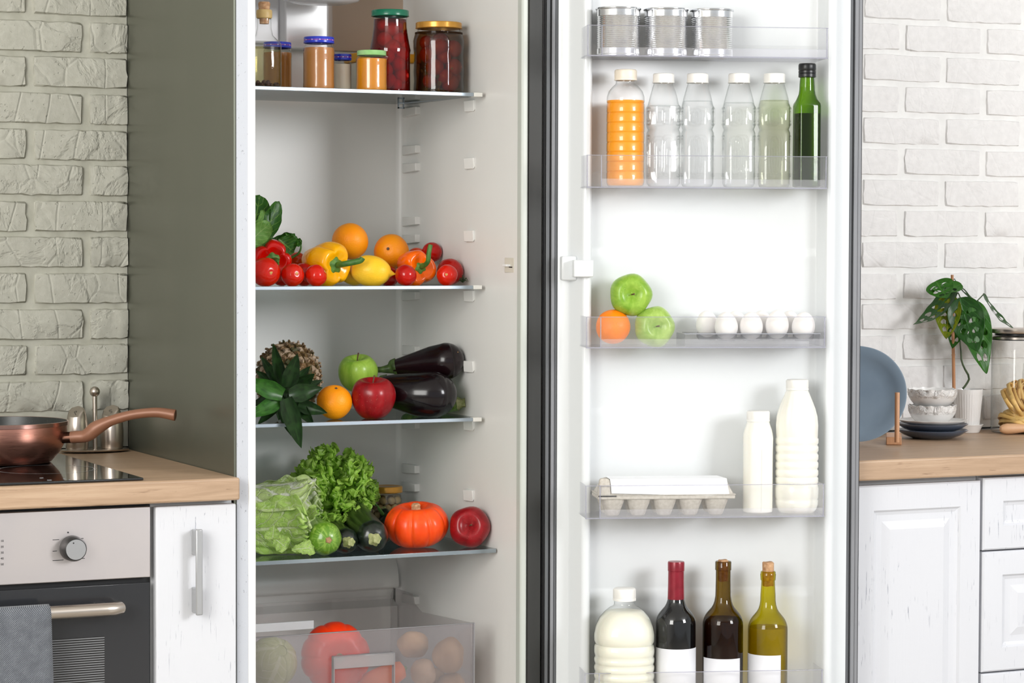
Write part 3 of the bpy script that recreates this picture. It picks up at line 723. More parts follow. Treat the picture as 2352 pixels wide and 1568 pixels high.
# ================================================================= PRODUCE HELPERS
def blob(R, H, e=1.0, top=(0, .3), bot=(0, .3), lob=(0, 0), taper=0, crease=0, n=40, m=28, sk=0, seed=0, wob=0, ph=0, tip=0, tip2=0):
    """fruit solid about the local Z axis; top / bot are (depth, width) of the dimples"""
    mb = MB(); off = V3((seed, seed*2.3, 1))
    vs = []; fs = []; uv = []
    for i in range(m+1):
        t = PI*i/m; st, ct = math.sin(t), math.cos(t)
        for j in range(n):
            a = 2*PI*j/n
            rho = R*(max(st, 0)**e)*(1+taper*ct)
            if lob[0]:
                c = math.cos(lob[0]*(a+ph)/1.0)
                if crease: rho *= 1-lob[1]*(1-abs(math.sin(lob[0]*(a+ph)/2)))**crease*(st**.35 if st > 0 else 0)
                else: rho *= 1+lob[1]*c*st
            z = H*ct
            if ct > 0: z -= top[0]*math.exp(-(st/top[1])**2)
            else: z += bot[0]*math.exp(-(st/bot[1])**2)
            z += tip*R*max(0, 1-st/.22)**1.5*(1 if ct > 0 else 0) - tip2*R*max(0, 1-st/.3)**1.5*(1 if ct < 0 else 0)
            if sk and lob[0]: z += sk*R*math.cos(lob[0]*(a+ph))*(1 if ct < 0 else .5)*abs(ct)*st
            p = V3((rho*math.cos(a), rho*math.sin(a), z))
            if wob: p *= 1+wob*noise.noise(p*(1.3/R)+off)
            vs.append(p); uv.append((j/n, i/m))
    for i in range(m):
        for j in range(n):
            j2 = (j+1) % n; fs.append((i*n+j, (i+1)*n+j, (i+1)*n+j2, i*n+j2))
    fs = [tuple(reversed(f)) for f in fs]
    fs = [tuple(reversed(f)) for f in fs]
    return mb.add(vs, fs, None, uv)

def pos(px, py, y, M=MF): return hit(px, py, y, M)
def on(px, y, z, M=MF):
    """point on frame plane y whose height is z and whose pixel column is px"""
    p = hit(px, 900, y, M); p2 = hit(px, 100, y, M); f = (z-p.z)/(p2.z-p.z); q = p+(p2-p)*f; q.z = z; return q
MT = {}
def skin(name, c1, c2, c3=None, kind='streak', rough=.28, bump=0, bs=300, coat=.3, spec=.5, sss=.06, dots=None):
    coat = coat*.25; spec = .34
    t = NT(name)
    if kind == 'streak':
        mp = t.coord((1, 1, .22)); n = t.noise(mp, 70, 4, .6, .5); n2 = t.noise(t.coord(), 16, 2)
        col = t.ramp(t.math('ADD', t.math('MULTIPLY', n, .55), t.math('MULTIPLY', n2, .45)), [(.36, c1), (.62, c2)])
    else:
        n = t.noise(t.coord(), 14 if kind == 'soft' else 45, 3); col = t.ramp(n, [(.3, c1), (.7, c2)])
    if c3:
        sp = t.n('SeparateXYZ'); t.l(t.coord(), sp.inputs[0]); g = t.ramp(t.math('ADD', t.math('MULTIPLY', sp.outputs[2], 14), .5), [(.0, 1.), (.45, 0.)])
        col = t.mix(t.math('MULTIPLY', g, .7), col, c3)
    if dots:
        f = t.ramp(t.vor(t.coord(), dots[1]), [(.07, 1.), (.14, 0.)]); g = t.ramp(t.noise(t.coord(), 150, 1), [(.45, 0.), (.55, 1.)])
        col = t.mix(t.math('MULTIPLY', t.math('MULTIPLY', f, g), .7), col, dots[0])
    nr = None
    if bump: nr = t.bump(t.noise(t.coord(), bs, 2), bump, .0012)
    return t.pbr(col, rough, 0, nr, coat, spec, sss)
MT['red_apple'] = skin('red_apple_skin', '#6e060e', '#980e16', rough=.28, dots=('#d99a86', 260))
MT['red_apple2'] = skin('red_apple_skin', '#760910', '#a2161f', rough=.28, dots=('#d98a76', 300))
MT['green_apple'] = skin('green_apple_skin', '#6f9c26', '#9dbf4c', rough=.3, dots=('#cfe39a', 190))
MT['green_apple2'] = skin('pale_green_apple_skin', '#84a83e', '#b0cb6c', rough=.3, dots=('#d5e6a8', 190))
MT['orange'] = skin('orange_peel', '#ff9200', '#ffa210', kind='soft', rough=.42, bump=.45, bs=420, coat=.1)
MT['orange_deep'] = skin('deep_orange_peel', '#fb7c00', '#ff8a06', kind='soft', rough=.42, bump=.45, bs=420, coat=.1)
MT['lemon'] = skin('lemon_peel', '#f6bd1c', '#fbcc38', kind='soft', rough=.42, bump=.35, bs=330, coat=.1)
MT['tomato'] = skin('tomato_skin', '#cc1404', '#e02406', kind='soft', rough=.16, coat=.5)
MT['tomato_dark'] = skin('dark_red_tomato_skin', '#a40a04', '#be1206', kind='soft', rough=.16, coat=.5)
MT['tomato_orange'] = skin('orange_red_tomato_skin', '#cf3a06', '#dd4a10', kind='soft', rough=.18, coat=.5)
MT['red_pepper'] = skin('red_pepper_skin', '#be0602', '#d60c02', kind='soft', rough=.14, coat=.6)
MT['yellow_pepper'] = skin('yellow_pepper_skin', '#f7a800', '#ffb800', kind='soft', rough=.16, coat=.5)
MT['orange_pepper'] = skin('orange_pepper_skin', '#f66000', '#fb6c02', kind='soft', rough=.16, coat=.5)
MT['pumpkin'] = skin('pumpkin_rind', '#e83a08', '#f4561a', kind='streak', rough=.3, bump=.08, bs=90, coat=.2)
MT['pumpkin2'] = skin('red_pumpkin_rind', '#dd2a08', '#ea3a12', kind='streak', rough=.3, coat=.2)
MT['eggplant'] = skin('eggplant_skin', '#0c0609', '#12090d', kind='soft', rough=.16, coat=.5, sss=0)
MT['eggplant2'] = skin('brown_eggplant_skin', '#10070a', '#1c0c10', kind='soft', rough=.2, coat=.4, sss=0)
MT['egg'] = pm('egg_shell', '#f4f0ee', '#efebe9', ns=60, rough=.5, sss=.1)
MT['stem'] = pm('green_stem', '#2f5a20', '#4c7a2c', ns=90, rough=.5, bump=.3, bs=200, bd=.001)
MT['calyx'] = pm('green_calyx', '#3f6a22', '#5d8a34', ns=120, rough=.55, bump=.4, bs=260, bd=.001)
MT['brown_stem'] = pm('brown_stem', '#4a3324', '#6b4d35', ns=100, rough=.7)
MT['scar'] = pm('pale_stem_scar', '#d9b26a', '#c79448', ns=200, rough=.7)
MT['cork'] = pm('cork', '#c9a27c', '#a67a55', ns=160, rough=.85, bump=.4, bs=220, bd=.001)
MT['potato'] = pm('potato_skin', '#b4906a', '#9b7650', ns=25, rough=.75, bump=.3, bs=60, bd=.002)
MT['potato2'] = pm('dusty_potato_skin', '#c2a485', '#a78765', ns=25, rough=.75, bump=.3, bs=60, bd=.002)
def zuc_mat(name, c1, c2, dark):
    t = NT(name); mp = t.coord((1, 1, .25)); f = t.vor(mp, 260); g = t.noise(mp, 120, 3, .6)
    col = t.mix(t.math('MULTIPLY', t.ramp(g, [(.5, 0.), (.68, 1.)]), .75), c1, c2)
    uvn = t.noise(t.coord((46, 3.2, 1), 'UV'), 1.0, 3, .6); sp = t.n('TexCoord'); s = t.n('SeparateXYZ'); t.l(sp.outputs['UV'], s.inputs[0])
    col = t.mix(t.math('MULTIPLY', t.ramp(uvn, [(.5, 0.), (.62, 1.)]), t.ramp(s.outputs[1], [(.45, .15), (.95, .85)])), col, c2)
    return t.pbr(t.mix(t.ramp(t.noise(t.coord(), 20, 2), [(.3, 0.), (.8, .5)]), col, dark), .3, 0, None, .3, .5)
MT['zuc_light'] = zuc_mat('pale_zucchini_skin', '#5c8a1c', '#a9c95a', '#4f7a18')
MT['zuc_dark'] = zuc_mat('dark_zucchini_skin', '#0b150d', '#1a2b1c', '#08100a')

def stem_mesh(pts, rad, seg=10): 
    sp, sr = smooth_path([V3(p) for p in pts], rad, 14); return MB().tube(sp, sr, seg)
def apple(name, mat_, R, p, dirv, label, group=None, roll=0, stemlen=1.0, seed=1, M=MF, flat=.92):
    W = M @ Matrix.Translation(p) @ axis_to(dirv, roll)
    a = thing(name, label, 'apple', W, group)
    obj('skin', blob(R, R*flat, e=.82, top=(R*.38, .30), bot=(R*.18, .25), lob=(5, .03), taper=.11, seed=seed, wob=.03), mat_, a, ang=0)
    s = obj('stem', stem_mesh([(0, 0, R*.5), (.01*R, 0, R*.72), (.08*R, .02*R, R*(.8+.22*stemlen))], [R*.035, R*.03, R*.045]), MT['brown_stem'], a)
    return a
def orange(R, p, dirv, label, group=None, M=MF, mat_=None, name='orange', button=True, seed=3):
    W = M @ Matrix.Translation(p) @ axis_to(dirv)
    a = thing(name, label, 'orange', W, group)
    obj('peel', blob(R, R*.97, top=(R*.05, .18), bot=(R*.03, .2), seed=seed, wob=.025), mat_ or MT['orange'], a, ang=0)
    if button:
        m = MB().lathe([(0, 0), (R*.09, 0), (R*.07, R*.05), (0, R*.06)], 10, M=Matrix.Translation((0, 0, R*.915)))
        obj('stem_button', m, MT['brown_stem'], a)
    return a
def tomato(R, p, dirv, label, group=None, mat_=None, M=MF, flat=.93, scar=True, seed=1, name='tomato'):
    W = M @ Matrix.Translation(p) @ axis_to(dirv)
    a = thing(name, label, 'tomato', W, group)
    obj('skin', blob(R, R*flat, e=.95, top=(R*.06, .2), seed=seed, wob=.03, n=36, m=24), mat_ or MT['tomato'], a, ang=0)
    if scar: obj('stem_scar', MB().lathe([(R*.15, -R*.03), (R*.12, 0), (R*.05, R*.012), (0, R*.0)], 9, fn=lambda an, r, z: (r*(1+.25*math.sin(3*an)), z), M=Matrix.Translation((0, 0, R*(flat-.048)))), MT['scar'], a)
    return a
def pepper(R, H, p, dirv, roll, mat_, label, stempts, calyx=.3, M=MF, lobes=4, seed=2, bend=None):
    W = M @ Matrix.Translation(p) @ axis_to(dirv, roll)
    a = thing('bell_pepper', label, 'bell pepper', W, None)
    obj('flesh', blob(R, H, e=.62, top=(R*.42, .45), bot=(R*.3, .4), lob=(lobes, .24), crease=2.2, taper=.10, n=72, m=40, sk=0.04, seed=seed, wob=.09), mat_, a, ang=0)
    zc = H-R*.40
    cm = MB().lathe([(0, R*.10), (R*calyx*.45, R*.09), (R*calyx, R*.02), (R*calyx*1.12, -R*.05)], 30, fn=lambda an, r, z: (r*(1+.16*math.cos(5*an)), z), M=Matrix.Translation((0, 0, zc)))
    obj('calyx', cm, MT['calyx'], a, ang=60)
    I = W.inverted(); q = [V3((0, 0, zc))]+[I @ (M @ V3(s)) for s in stempts]
    obj('stem', stem_mesh(q, [R*.13]*(len(q)-1)+[R*.12]), MT['stem'], a)
    return a
CAMD = lambda p: (O-V3(p)).normalized()
def toward(p, rx, uz, f=1):
    """direction: f towards the camera, rx to its right, uz up"""
    return (CAMD(p)*f + cr*rx + cu*uz).normalized()

# ================================================================= SECOND SHELF (peppers, tomatoes, oranges)
z2 = SZ[1]
def rest(px, rpx, y, z, M=MF, k=1.0):
    p = on(px, y, z, M); r = rpx*mpp(p, M); p = on(px, y, z+r*k, M); return p, r
# leafy bunch of spinach
def leaf_pt(L, W, shape, bend, cup, ruf, fr, seed, u, v, tw=0, curl=0, th0=0):
    s = u; w_ = W*shape(s); vv = 2*v-1
    a = th0+bend*s
    # arc length centre line
    if abs(bend) < 1e-4: x, z = L*s*math.cos(th0), L*s*math.sin(th0)
    else: x = L/bend*(math.sin(th0+bend*s)-math.sin(th0)); z = -L/bend*(math.cos(th0+bend*s)-math.cos(th0))
    rr = ruf*(abs(vv)**2+.35*max(0, s-.75)*4*(1))*math.sin(fr*s*2*PI+seed+vv*1.5)
    rr += ruf*.5*abs(vv)**3*math.sin(fr*2.7*s*2*PI+seed*2.1+(3 if vv > 0 else 0))
    h = cup*w_*vv*vv + rr + .3*ruf*noise.noise(V3((u*6, v*6, seed)))
    yy = vv*w_*(1-curl*abs(vv)*.5)
    return V3((x-math.sin(a)*h, yy, z+math.cos(a)*h))
def leaf_mesh(L, W, shape, bend, cup=.15, ruf=0, fr=3, seed=0, nu=22, nv=12, hole=None, th0=0):
    return MB().grid(lambda u, v: leaf_pt(L, W, shape, bend, cup, ruf, fr, seed, u, v, th0=th0), nu, nv, hole=hole)
def leaf_mat(name, base, base2, vein, vw=.035, nside=7, slope=.55, rough=.4, vstr=.9, trans=.3, bump=.4, bs=60, fade=1, net=0, wobk=.12, sv=1.0):
    t = NT(name); tc = t.n('TexCoord'); s = t.n('SeparateXYZ'); t.l(tc.outputs['UV'], s.inputs[0])
    U, Vv = s.outputs[0], s.outputs[1]
    wob = t.math('MULTIPLY', t.math('SUBTRACT', t.noise(t.coord(kind='UV'), 5, 3), .5), wobk)
    d = t.math('ABSOLUTE', t.math('SUBTRACT', Vv, .5))
    mid = t.math('LESS_THAN', d, vw*.5) if False else t.ramp(t.math('DIVIDE', d, t.math('ADD', t.math('MULTIPLY', t.math('SUBTRACT', 1, U), vw), .006)), [(.6, 1.), (1., 0.)])
    ph = t.math('MULTIPLY', t.math('SUBTRACT', t.math('ADD', U, wob), t.math('MULTIPLY', d, slope)), nside)
    fr_ = t.math('ABSOLUTE', t.math('SUBTRACT', t.math('FRACT', ph), .5))
    side = t.ramp(fr_, [(.035*sv, 1.), (.075*sv, 0.)]); side = t.math('MULTIPLY', side, t.ramp(d, [(.3, 1.), (.5, .3)]))
    f = t.math('MULTIPLY', t.math('MAXIMUM', mid, side), vstr)
    if net:
        nv = t.n('Mapping'); cc = t.n('TexCoord'); t.l(cc.outputs['UV'], nv.inputs[0]); nz = t.n('TexNoise'); nz.inputs['Scale'].default_value = 6; t.l(nv.outputs[0], nz.inputs['Vector'])
        va = t.n('VectorMath', operation='MULTIPLY_ADD'); t.l(nz.outputs['Color'], va.inputs[0]); va.inputs[1].default_value = (.16, .16, .16); t.l(nv.outputs[0], va.inputs[2])
        ve = t.vor(va.outputs[0], net, 'DISTANCE_TO_EDGE'); f = t.math('MAXIMUM', f, t.math('MULTIPLY', t.ramp(ve, [(.012, 1.), (.06, 0.)]), vstr*.4))
    col = t.ramp(t.noise(t.coord(kind='UV'), 6, 4), [(.3, base), (.7, base2)])
    col = t.mix(f, col, vein)
    h = t.math('ADD', t.noise(t.coord(), bs, 3), t.math('MULTIPLY', f, -.6))
    nr = t.bump(h, bump, .003)
    p = t.n('BsdfPrincipled'); t.l(col, p.inputs['Base Color']); p.inputs['Specular IOR Level'].default_value = .32; p.inputs['Roughness'].default_value = rough; t.l(nr, p.inputs['Normal'])
    tl = t.n('BsdfTranslucent'); t.l(col, tl.inputs[0]); t.l(nr, tl.inputs[1])
    m = t.n('MixShader'); m.inputs[0].default_value = trans; t.l(p.outputs[0], m.inputs[1]); t.l(tl.outputs[0], m.inputs[2]); t.l(m.outputs[0], t.out.inputs[0])
    return t.m
sh_oval = lambda s: max(.02, max(0, math.sin(PI*min(1, s**1.15)))**.48)*(1 if s < .999 else .05)
sh_spin = lambda s: (.10 if s < .22 else .10+.9*math.sin(PI*((s-.22)/.78)**.75)**.75) if s < 1 else .0
sh_head = lambda s: min(1, .28+1.1*s)*(1 if s < .85 else math.sqrt(max(0, 1-((s-.85)/.15)**2))*.9+.1)
sh_strap = lambda s: ((1-s**2.4)*.98+.02)*min(1, .62+1.3*s)
MT['spinach'] = leaf_mat('spinach_leaf', '#1d4a0c', '#2c6212', '#7aa244', .05, 6, .6, .35, .55, .2)
MT['spinach_light'] = leaf_mat('pale_spinach_underside', '#5a8c3a', '#74a04e', '#a4c07a', .05, 6, .6, .45, .5, .25)
sb = pos(575, 590, .27)
sp = thing('spinach_bunch', 'bunch of dark green spinach leaves behind the red bell pepper', 'spinach', T(sb))
def leaf_to(parent, name, a, b, W, mat_, face, bend=.5, shape=sh_spin, cup=.2, ruf=.002, fr=2, seed=1, nu=22, nv=12, hole=None, base=None, solid=0, th0=None):
    """leaf whose base is at a, tip at b, upper side towards 'face' (all in the parent's space)"""
    a, b = V3(a), V3(b); x = (b-a); L = x.length; x.normalize()
    z = V3(face); z = (z-x*z.dot(x)).normalized(); y = z.cross(x)
    t0 = -bend*.5 if th0 is None else th0
    chord = 1.0 if abs(bend) < 1e-3 else abs(2*math.sin(bend/2)/bend)
    mb = leaf_mesh(L/chord, W, shape, bend, cup, ruf, fr, seed, nu, nv, hole, th0=t0)
    R = Matrix(((x.x, y.x, z.x, a.x), (x.y, y.y, z.y, a.y), (x.z, y.z, z.z, a.z), (0, 0, 0, 1)))
    return obj(name, mb, mat_, parent, ang=0, M=R, solid=solid)
def rel(px, py, y, o, M=MF): return hit(px, py, y, M)-V3(o)
fc = CAMD(sb)
for (a, b, W, mt, bd, f, sd) in (
    ((578, 560, .27), (597, 448, .26), 33, 'spinach', -.6, (0, 0, 0), 1), ((590, 575, .25), (640, 462, .25), 22, 'spinach', -.5, (.35, 0, 0), 2),
    ((575, 560, .225), (604, 482, .22), 11, 'spinach_light', -.2, (.9, 0, .2), 3), ((570, 560, .215), (622, 512, .21), 24, 'spinach_light', .7, (0, 0, -.3), 4),
    ((570, 590, .235), (620, 536, .23), 12, 'spinach_light', .8, (.4, 0, .5), 5), ((600, 585, .26), (668, 536, .25), 20, 'spinach', .9, (0, 0, .8), 6),
    ((640, 548, .24), (676, 578, .23), 26, 'spinach', .6, (.1, 0, .2), 7), ((655, 535, .25), (693, 562, .24), 15, 'spinach', .9, (.5, 0, .8), 8),
    ((565, 600, .28), (560, 470, .29), 30, 'spinach', -.3, (0, 0, 0), 9)):
    k = mpp(sb)
    leaf_to(sp, 'leaf', rel(*a, sb), rel(*b, sb), W*k, MT[mt], fc+cr*f[0]+cu*f[2], bd, sh_oval, .25, .0025, 2, sd)
obj('leaf_stalk', stem_mesh([rel(690, 552, .245, sb), rel(691, 570, .245, sb), rel(683, 584, .25, sb), rel(660, 596, .26, sb)], [.0012, .0018, .0022, .0025]), MT['stem'], sp)
# peppers
p, r = rest(622, 46, .245, z2, k=.95); p = on(622, .245, z2+58*mpp(p)); k = mpp(p); p.z = hit(622, 596, .245).z
pepper(47*k, 42*k, p, toward(p, .15, -.05, .8), .5, MT['red_pepper'], 'glossy red bell pepper at the left end of the second shelf', [pos(636, 598, .20), pos(634, 604, .19)], calyx=.36, lobes=4, seed=4)
p = pos(747, 606, .235); k = mpp(p)
pepper(52*k, 56*k, p, toward(p, .62, -.08, .62), .35, MT['yellow_pepper'], 'large yellow bell pepper with a long green stem between tomato and lemon', [pos(790, 606, .19), pos(812, 602, .18), pos(828, 598, .175), pos(833, 592, .173)], calyx=.34, lobes=4, seed=8)
p = pos(952, 618, .24); k = mpp(p)
pepper(43*k, 50*k, p, toward(p, .35, .08, .72), .9, MT['orange_pepper'], 'bright orange bell pepper with upright green stem', [pos(982, 602, .19), pos(985, 580, .185), pos(989, 562, .185)], calyx=.27, lobes=3, seed=5)
# tomatoes
def tm(px, rpx, y, lab, scar_px=None, mat_=None, flat=.95, k=.95, seed=1, py=None):
    p, r = rest(px, rpx, y, z2, k=k)
    if py: p = pos(px, py, y)
    if scar_px:
        kk = mpp(p); dx = (scar_px[0]-px)/rpx; dy = -(scar_px[1]-(scar_px[2]))/rpx
        f = math.sqrt(max(.02, 1-dx*dx-dy*dy)); d = toward(p, dx, dy, f)
    else: d = toward(p, .3, .5, -.4)
    return tomato(r, p, d, lab, mat_=mat_, flat=flat, scar=bool(scar_px), seed=seed)
tm(610, 34, .185, 'large red tomato at the left end of the second shelf, below the red pepper', (624, 627, 625), seed=3)
tm(672, 27, .18, 'round red tomato second from the left in the front row', (683, 627, 631), seed=4)
tm(726, 25.5, .18, 'small red tomato in front of the yellow bell pepper', (750, 622, 633), seed=5)
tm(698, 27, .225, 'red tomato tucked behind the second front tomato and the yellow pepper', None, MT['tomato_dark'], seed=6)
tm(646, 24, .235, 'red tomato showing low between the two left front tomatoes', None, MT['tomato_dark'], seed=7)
tm(682, 24, .30, 'orange-red tomato peeking out under the spinach leaf beside the yellow pepper', None, MT['tomato_orange'], seed=8, py=602)
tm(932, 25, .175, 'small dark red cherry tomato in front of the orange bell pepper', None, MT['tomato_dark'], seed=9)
tm(1027, 24.5, .185, 'small red tomato with pale stem scar near the right end of the shelf', (1025, 630, 632), MT['tomato'], seed=10)
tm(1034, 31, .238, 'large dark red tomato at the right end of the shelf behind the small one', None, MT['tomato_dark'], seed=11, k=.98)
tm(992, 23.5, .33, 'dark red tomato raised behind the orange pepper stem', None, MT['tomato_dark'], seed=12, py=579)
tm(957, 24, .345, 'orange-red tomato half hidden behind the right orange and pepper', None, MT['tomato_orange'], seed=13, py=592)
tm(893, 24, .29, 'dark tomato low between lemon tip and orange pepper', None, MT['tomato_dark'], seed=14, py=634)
p = on(1063, .20, z2)
m = MB(); q0 = V3((0, 0, .006))
for a in range(6):
    an = a*PI/3+.3; L = .011
    m.tube([q0, q0+V3((math.cos(an)*L*.6, math.sin(an)*L*.6, .004+.004*(a % 2))), q0+V3((math.cos(an)*L, math.sin(an)*L, .001+.008*(a % 3 == 1)))], [.0013, .0011, .0003], 6)
m.tube([q0, q0+V3((.002, 0, .007)), q0+V3((-.001, 0, .013))], [.0013, .001, .0009], 6)
o = obj('tomato_calyx', m, pm('wilted_green_calyx', '#26381a', '#3a5026', ns=120, rough=.6), M=T(p)); tag(o, 'wilted green tomato calyx at the right end of the second shelf', 'stem')
# oranges and lemons
p = pos(804, 554, .335); orange(42.5*mpp(p), p, toward(p, .2, .6, -.5), 'orange sitting highest, behind the yellow bell pepper')
p = pos(899, 578, .325); orange(40.5*mpp(p), p, toward(p, -.2, .18, .95), 'orange with brown stem button facing out above the lemon', seed=5)
def lemon(p, R, H, d, lab, roll=0, seed=1):
    a = thing('lemon', lab, 'lemon', Matrix.Translation(p) @ axis_to(d, roll), None)
    obj('peel', blob(R, H, e=.86, tip=.34, tip2=.16, seed=seed, wob=.04, n=48, m=48), MT['lemon'], a, ang=0)
    return a
p = pos(852, 622, .215); k = mpp(p); lemon(p, 35.5*k, 46*k, toward(p, .97, -.13, .15), 'large yellow lemon pointing right at the front of the second shelf')
p = pos(812, 636, .265); k = mpp(p); p.z = z2+22*k; lemon(p, 22*k, 34*k, toward(p, -.5, .05, .6), 'yellow lemon mostly hidden behind the large lemon and yellow pepper', seed=4)
o = obj('stem_end', MB().lathe([(0, 0), (.0016, 0), (.001, .0015), (0, .0018)], 8), MT['brown_stem'], M=T(pos(803, 617, .232)), smooth=True)
bpy.data.objects.remove(o)

# ================================================================= THIRD SHELF
z3 = SZ[2]
pp = pos(662, 868, .30); k = mpp(pp)
M3 = Matrix.Translation(pp) @ axis_to(toward(pp, -.03, -.40, .9))
pin = thing('pineapple', 'whole pineapple lying with its dark green leaf crown towards the viewer', 'pineapple', M3)
MT['pine_core'] = pm('pineapple_rind', '#3a3a20', '#6a5428', ns=60, rough=.7, bump=.5, bs=160, bd=.003)
t = NT('pineapple_eye'); oi = t.n('ObjectInfo'); c_ = t.ramp(t.math('ADD', t.math('MULTIPLY', oi.outputs['Random'], .6), t.math('MULTIPLY', t.noise(t.coord(), 190, 3), .5)), [(.25, '#3d4220'), (.45, '#7a5c38'), (.6, '#a38a6e'), (.8, '#c2ad98')])
MT['pine_eye'] = t.pbr(c_, .65, 0, t.bump(t.noise(t.coord(), 260, 3), .5, .002))
MT['pine_leaf'] = leaf_mat('pineapple_leaf', '#122410', '#21401a', '#345a26', .25, 1, .1, .32, .25, .1, .1, 40)
MT['pine_leaf2'] = leaf_mat('bright_pineapple_leaf', '#214a16', '#3c7428', '#4e8434', .25, 1, .1, .3, .3, .12, .1, 40)
Rp = 74*k; Hp = 100*k
obj('rind', blob(Rp*.95, Hp, e=.72, n=40, m=28, seed=2), MT['pine_core'], pin, ang=0)
em = MB(); E_ = .0105
em.add([(0, -E_, -.001), (E_*.9, 0, -.001), (0, E_*1.0, -.001), (-E_*.9, 0, -.001), (0, -E_*.5, .0032), (E_*.5, 0, .003), (0, E_*1.0, .0048), (-E_*.5, 0, .003), (0, 0, .0022)],
       [(0, 1, 5, 4), (1, 2, 6, 5), (2, 3, 7, 6), (3, 0, 4, 7), (4, 5, 8), (5, 6, 8), (6, 7, 8), (7, 4, 8)])
em.tube([(0, E_*.6, .004), (.001, E_*1.0, .0065), (.001, E_*1.45, .0055)], [.0030, .0022, .0006], 5)
eye = mesh('eye', em, MT['pine_eye'], True, 30)
N = 230
for i in range(N):
    zf = 1-2*(i+.5)/N; t = math.acos(zf); a = i*2.39996
    if t > 2.5: continue
    st = math.sin(t); rho = Rp*.95*st**.72; z = Hp*math.cos(t)
    nrm = V3((math.cos(a)*st/Rp, math.sin(a)*st/Rp, math.cos(t)*.8/Hp)).normalized()
    upv = V3((0, 0, 1)); upv = (upv-nrm*upv.dot(nrm)).normalized() if abs(nrm.z) < .98 else V3((1, 0, 0))
    x = upv.cross(nrm)
    o = bpy.data.objects.new('eye', eye); C.objects.link(o); o.parent = pin
    o.matrix_basis = Matrix(((x.x, upv.x, nrm.x, rho*math.cos(a)), (x.y, upv.y, nrm.y, rho*math.sin(a)), (x.z, upv.z, nrm.z, z), (0, 0, 0, 1))) @ Euler((R_.uniform(-.25, .1), R_.uniform(-.3, .3), R_.uniform(-.3, .3))).to_matrix().to_4x4()
# crown: leaves placed by their tips
cb = rel(656, 902, .165, pp)
I3 = M3.inverted()
def crown_leaf(tip, W, mt, tipy, bend, sd, base=(658, 905), by=.185):
    a = I3 @ pos(base[0], base[1], by); b = I3 @ pos(tip[0], tip[1], tipy)
    fdir = (I3.to_3x3() @ toward(pos(660, 900, .18), 0, 0, 1))
    leaf_to(pin, 'crown_leaf', a, b, W*k*1.12, MT[mt], fdir, bend, sh_strap, .35, .0006, 2, sd, nu=18, nv=8)
for (tip, W, mt, ty, bd, sd, bs_, by) in (
    ((627, 788), 13, 'pine_leaf', .15, .5, 1, (648, 880), .19), ((599, 818), 12, 'pine_leaf', .20, .4, 2, (640, 880), .20), ((684, 812), 18, 'pine_leaf', .14, .5, 3, (660, 890), .17),
    ((723, 858), 16, 'pine_leaf', .15, .4, 4, (676, 895), .19), ((741, 872), 12, 'pine_leaf', .19, .5, 5, (680, 900), .20), ((741, 890), 20, 'pine_leaf', .13, .9, 6, (664, 908), .15),
    ((752, 948), 15, 'pine_leaf', .15, .5, 7, (685, 930), .18), ((722, 978), 13, 'pine_leaf', .15, .5, 8, (680, 925), .19), ((692, 1029), 20, 'pine_leaf', .08, .45, 9, (657, 915), .15),
    ((668, 1000), 14, 'pine_leaf', .12, .4, 10, (645, 920), .18), ((570, 958), 17, 'pine_leaf2', .12, .5, 11, (645, 918), .155), ((560, 872), 20, 'pine_leaf2', .12, .7, 12, (650, 906), .15),
    ((575, 930), 14, 'pine_leaf', .17, .4, 13, (640, 910), .19), ((592, 975), 11, 'pine_leaf', .15, .4, 14, (640, 925), .20), ((725, 905), 14, 'pine_leaf', .17, .4, 15, (680, 915), .20),
    ((588, 850), 13, 'pine_leaf', .20, .4, 16, (640, 895), .21), ((700, 950), 14, 'pine_leaf', .18, .5, 17, (665, 920), .20), ((640, 860), 14, 'pine_leaf', .19, .3, 18, (655, 905), .20),
    ((610, 900), 16, 'pine_leaf', .2, .4, 19, (650, 910), .21), ((713, 840), 12, 'pine_leaf', .2, .4, 20, (672, 885), .21), ((640, 965), 18, 'pine_leaf', .19, .4, 21, (655, 905), .21)):
    crown_leaf(tip, W, mt, ty, bd, sd, bs_, by)
obj('crown_heart', blob(11*k, 22*k, n=16, m=10), MT['pine_leaf'], pin, M=Matrix.Translation(I3 @ pos(659, 904, .175)))
# orange, apples
p, r = rest(768, 40.5, .215, z3); p = pos(768, 923, .215); orange(40.5*mpp(p), p, toward(p, .1, .78, .5), 'orange beside the pineapple crown on the third shelf', seed=6)
p = pos(857, 914, .205); k = mpp(p); apple('apple', MT['red_apple'], 51*k, p, toward(p, -.02, .97, .22), 'dark red apple in front of the eggplants, stem up', stemlen=1.1, seed=3, flat=.99)
p = pos(822, 857, .31); k = mpp(p); apple('apple', MT['green_apple'], 45*k, p, toward(p, -.05, .95, .3), 'green apple raised behind the orange and the red apple', stemlen=1.3, seed=5, flat=.98)
# eggplants
def eggplant(path, rad, y, lab, mt, stemp, stemr, star):
    pts = [pos(a, b, c) for a, b, c in path]; o0 = pts[len(pts)//2]; k = mpp(o0)
    a = thing('eggplant', lab, 'eggplant', T(o0))
    sp, sr = smooth_path([q-o0 for q in pts], [r*k for r in rad], 44)
    obj('skin', MB().tube(sp, sr, 36), MT[mt], a, ang=0)
    ps = [pos(*q)-o0 for q in stemp]
    sp, sr = smooth_path(ps, [r*k for r in stemr], 16)
    obj('calyx', MB().tube(sp, sr, 16, fn=lambda an, t: 1+.10*math.sin(5*an)), MT['calyx_dark'], a, ang=0)
    q = pos(*star)-o0
    obj('blossom_scar', MB().lathe([(0, .0004), (.0028, .0002), (.0026, -.0006)], 12, fn=lambda an, r, z: (r*(1+.5*math.cos(4*an)), z), M=Matrix.Translation(q) @ axis_to(toward(q+o0, .75, .1, .7))), MT['scar'], a)
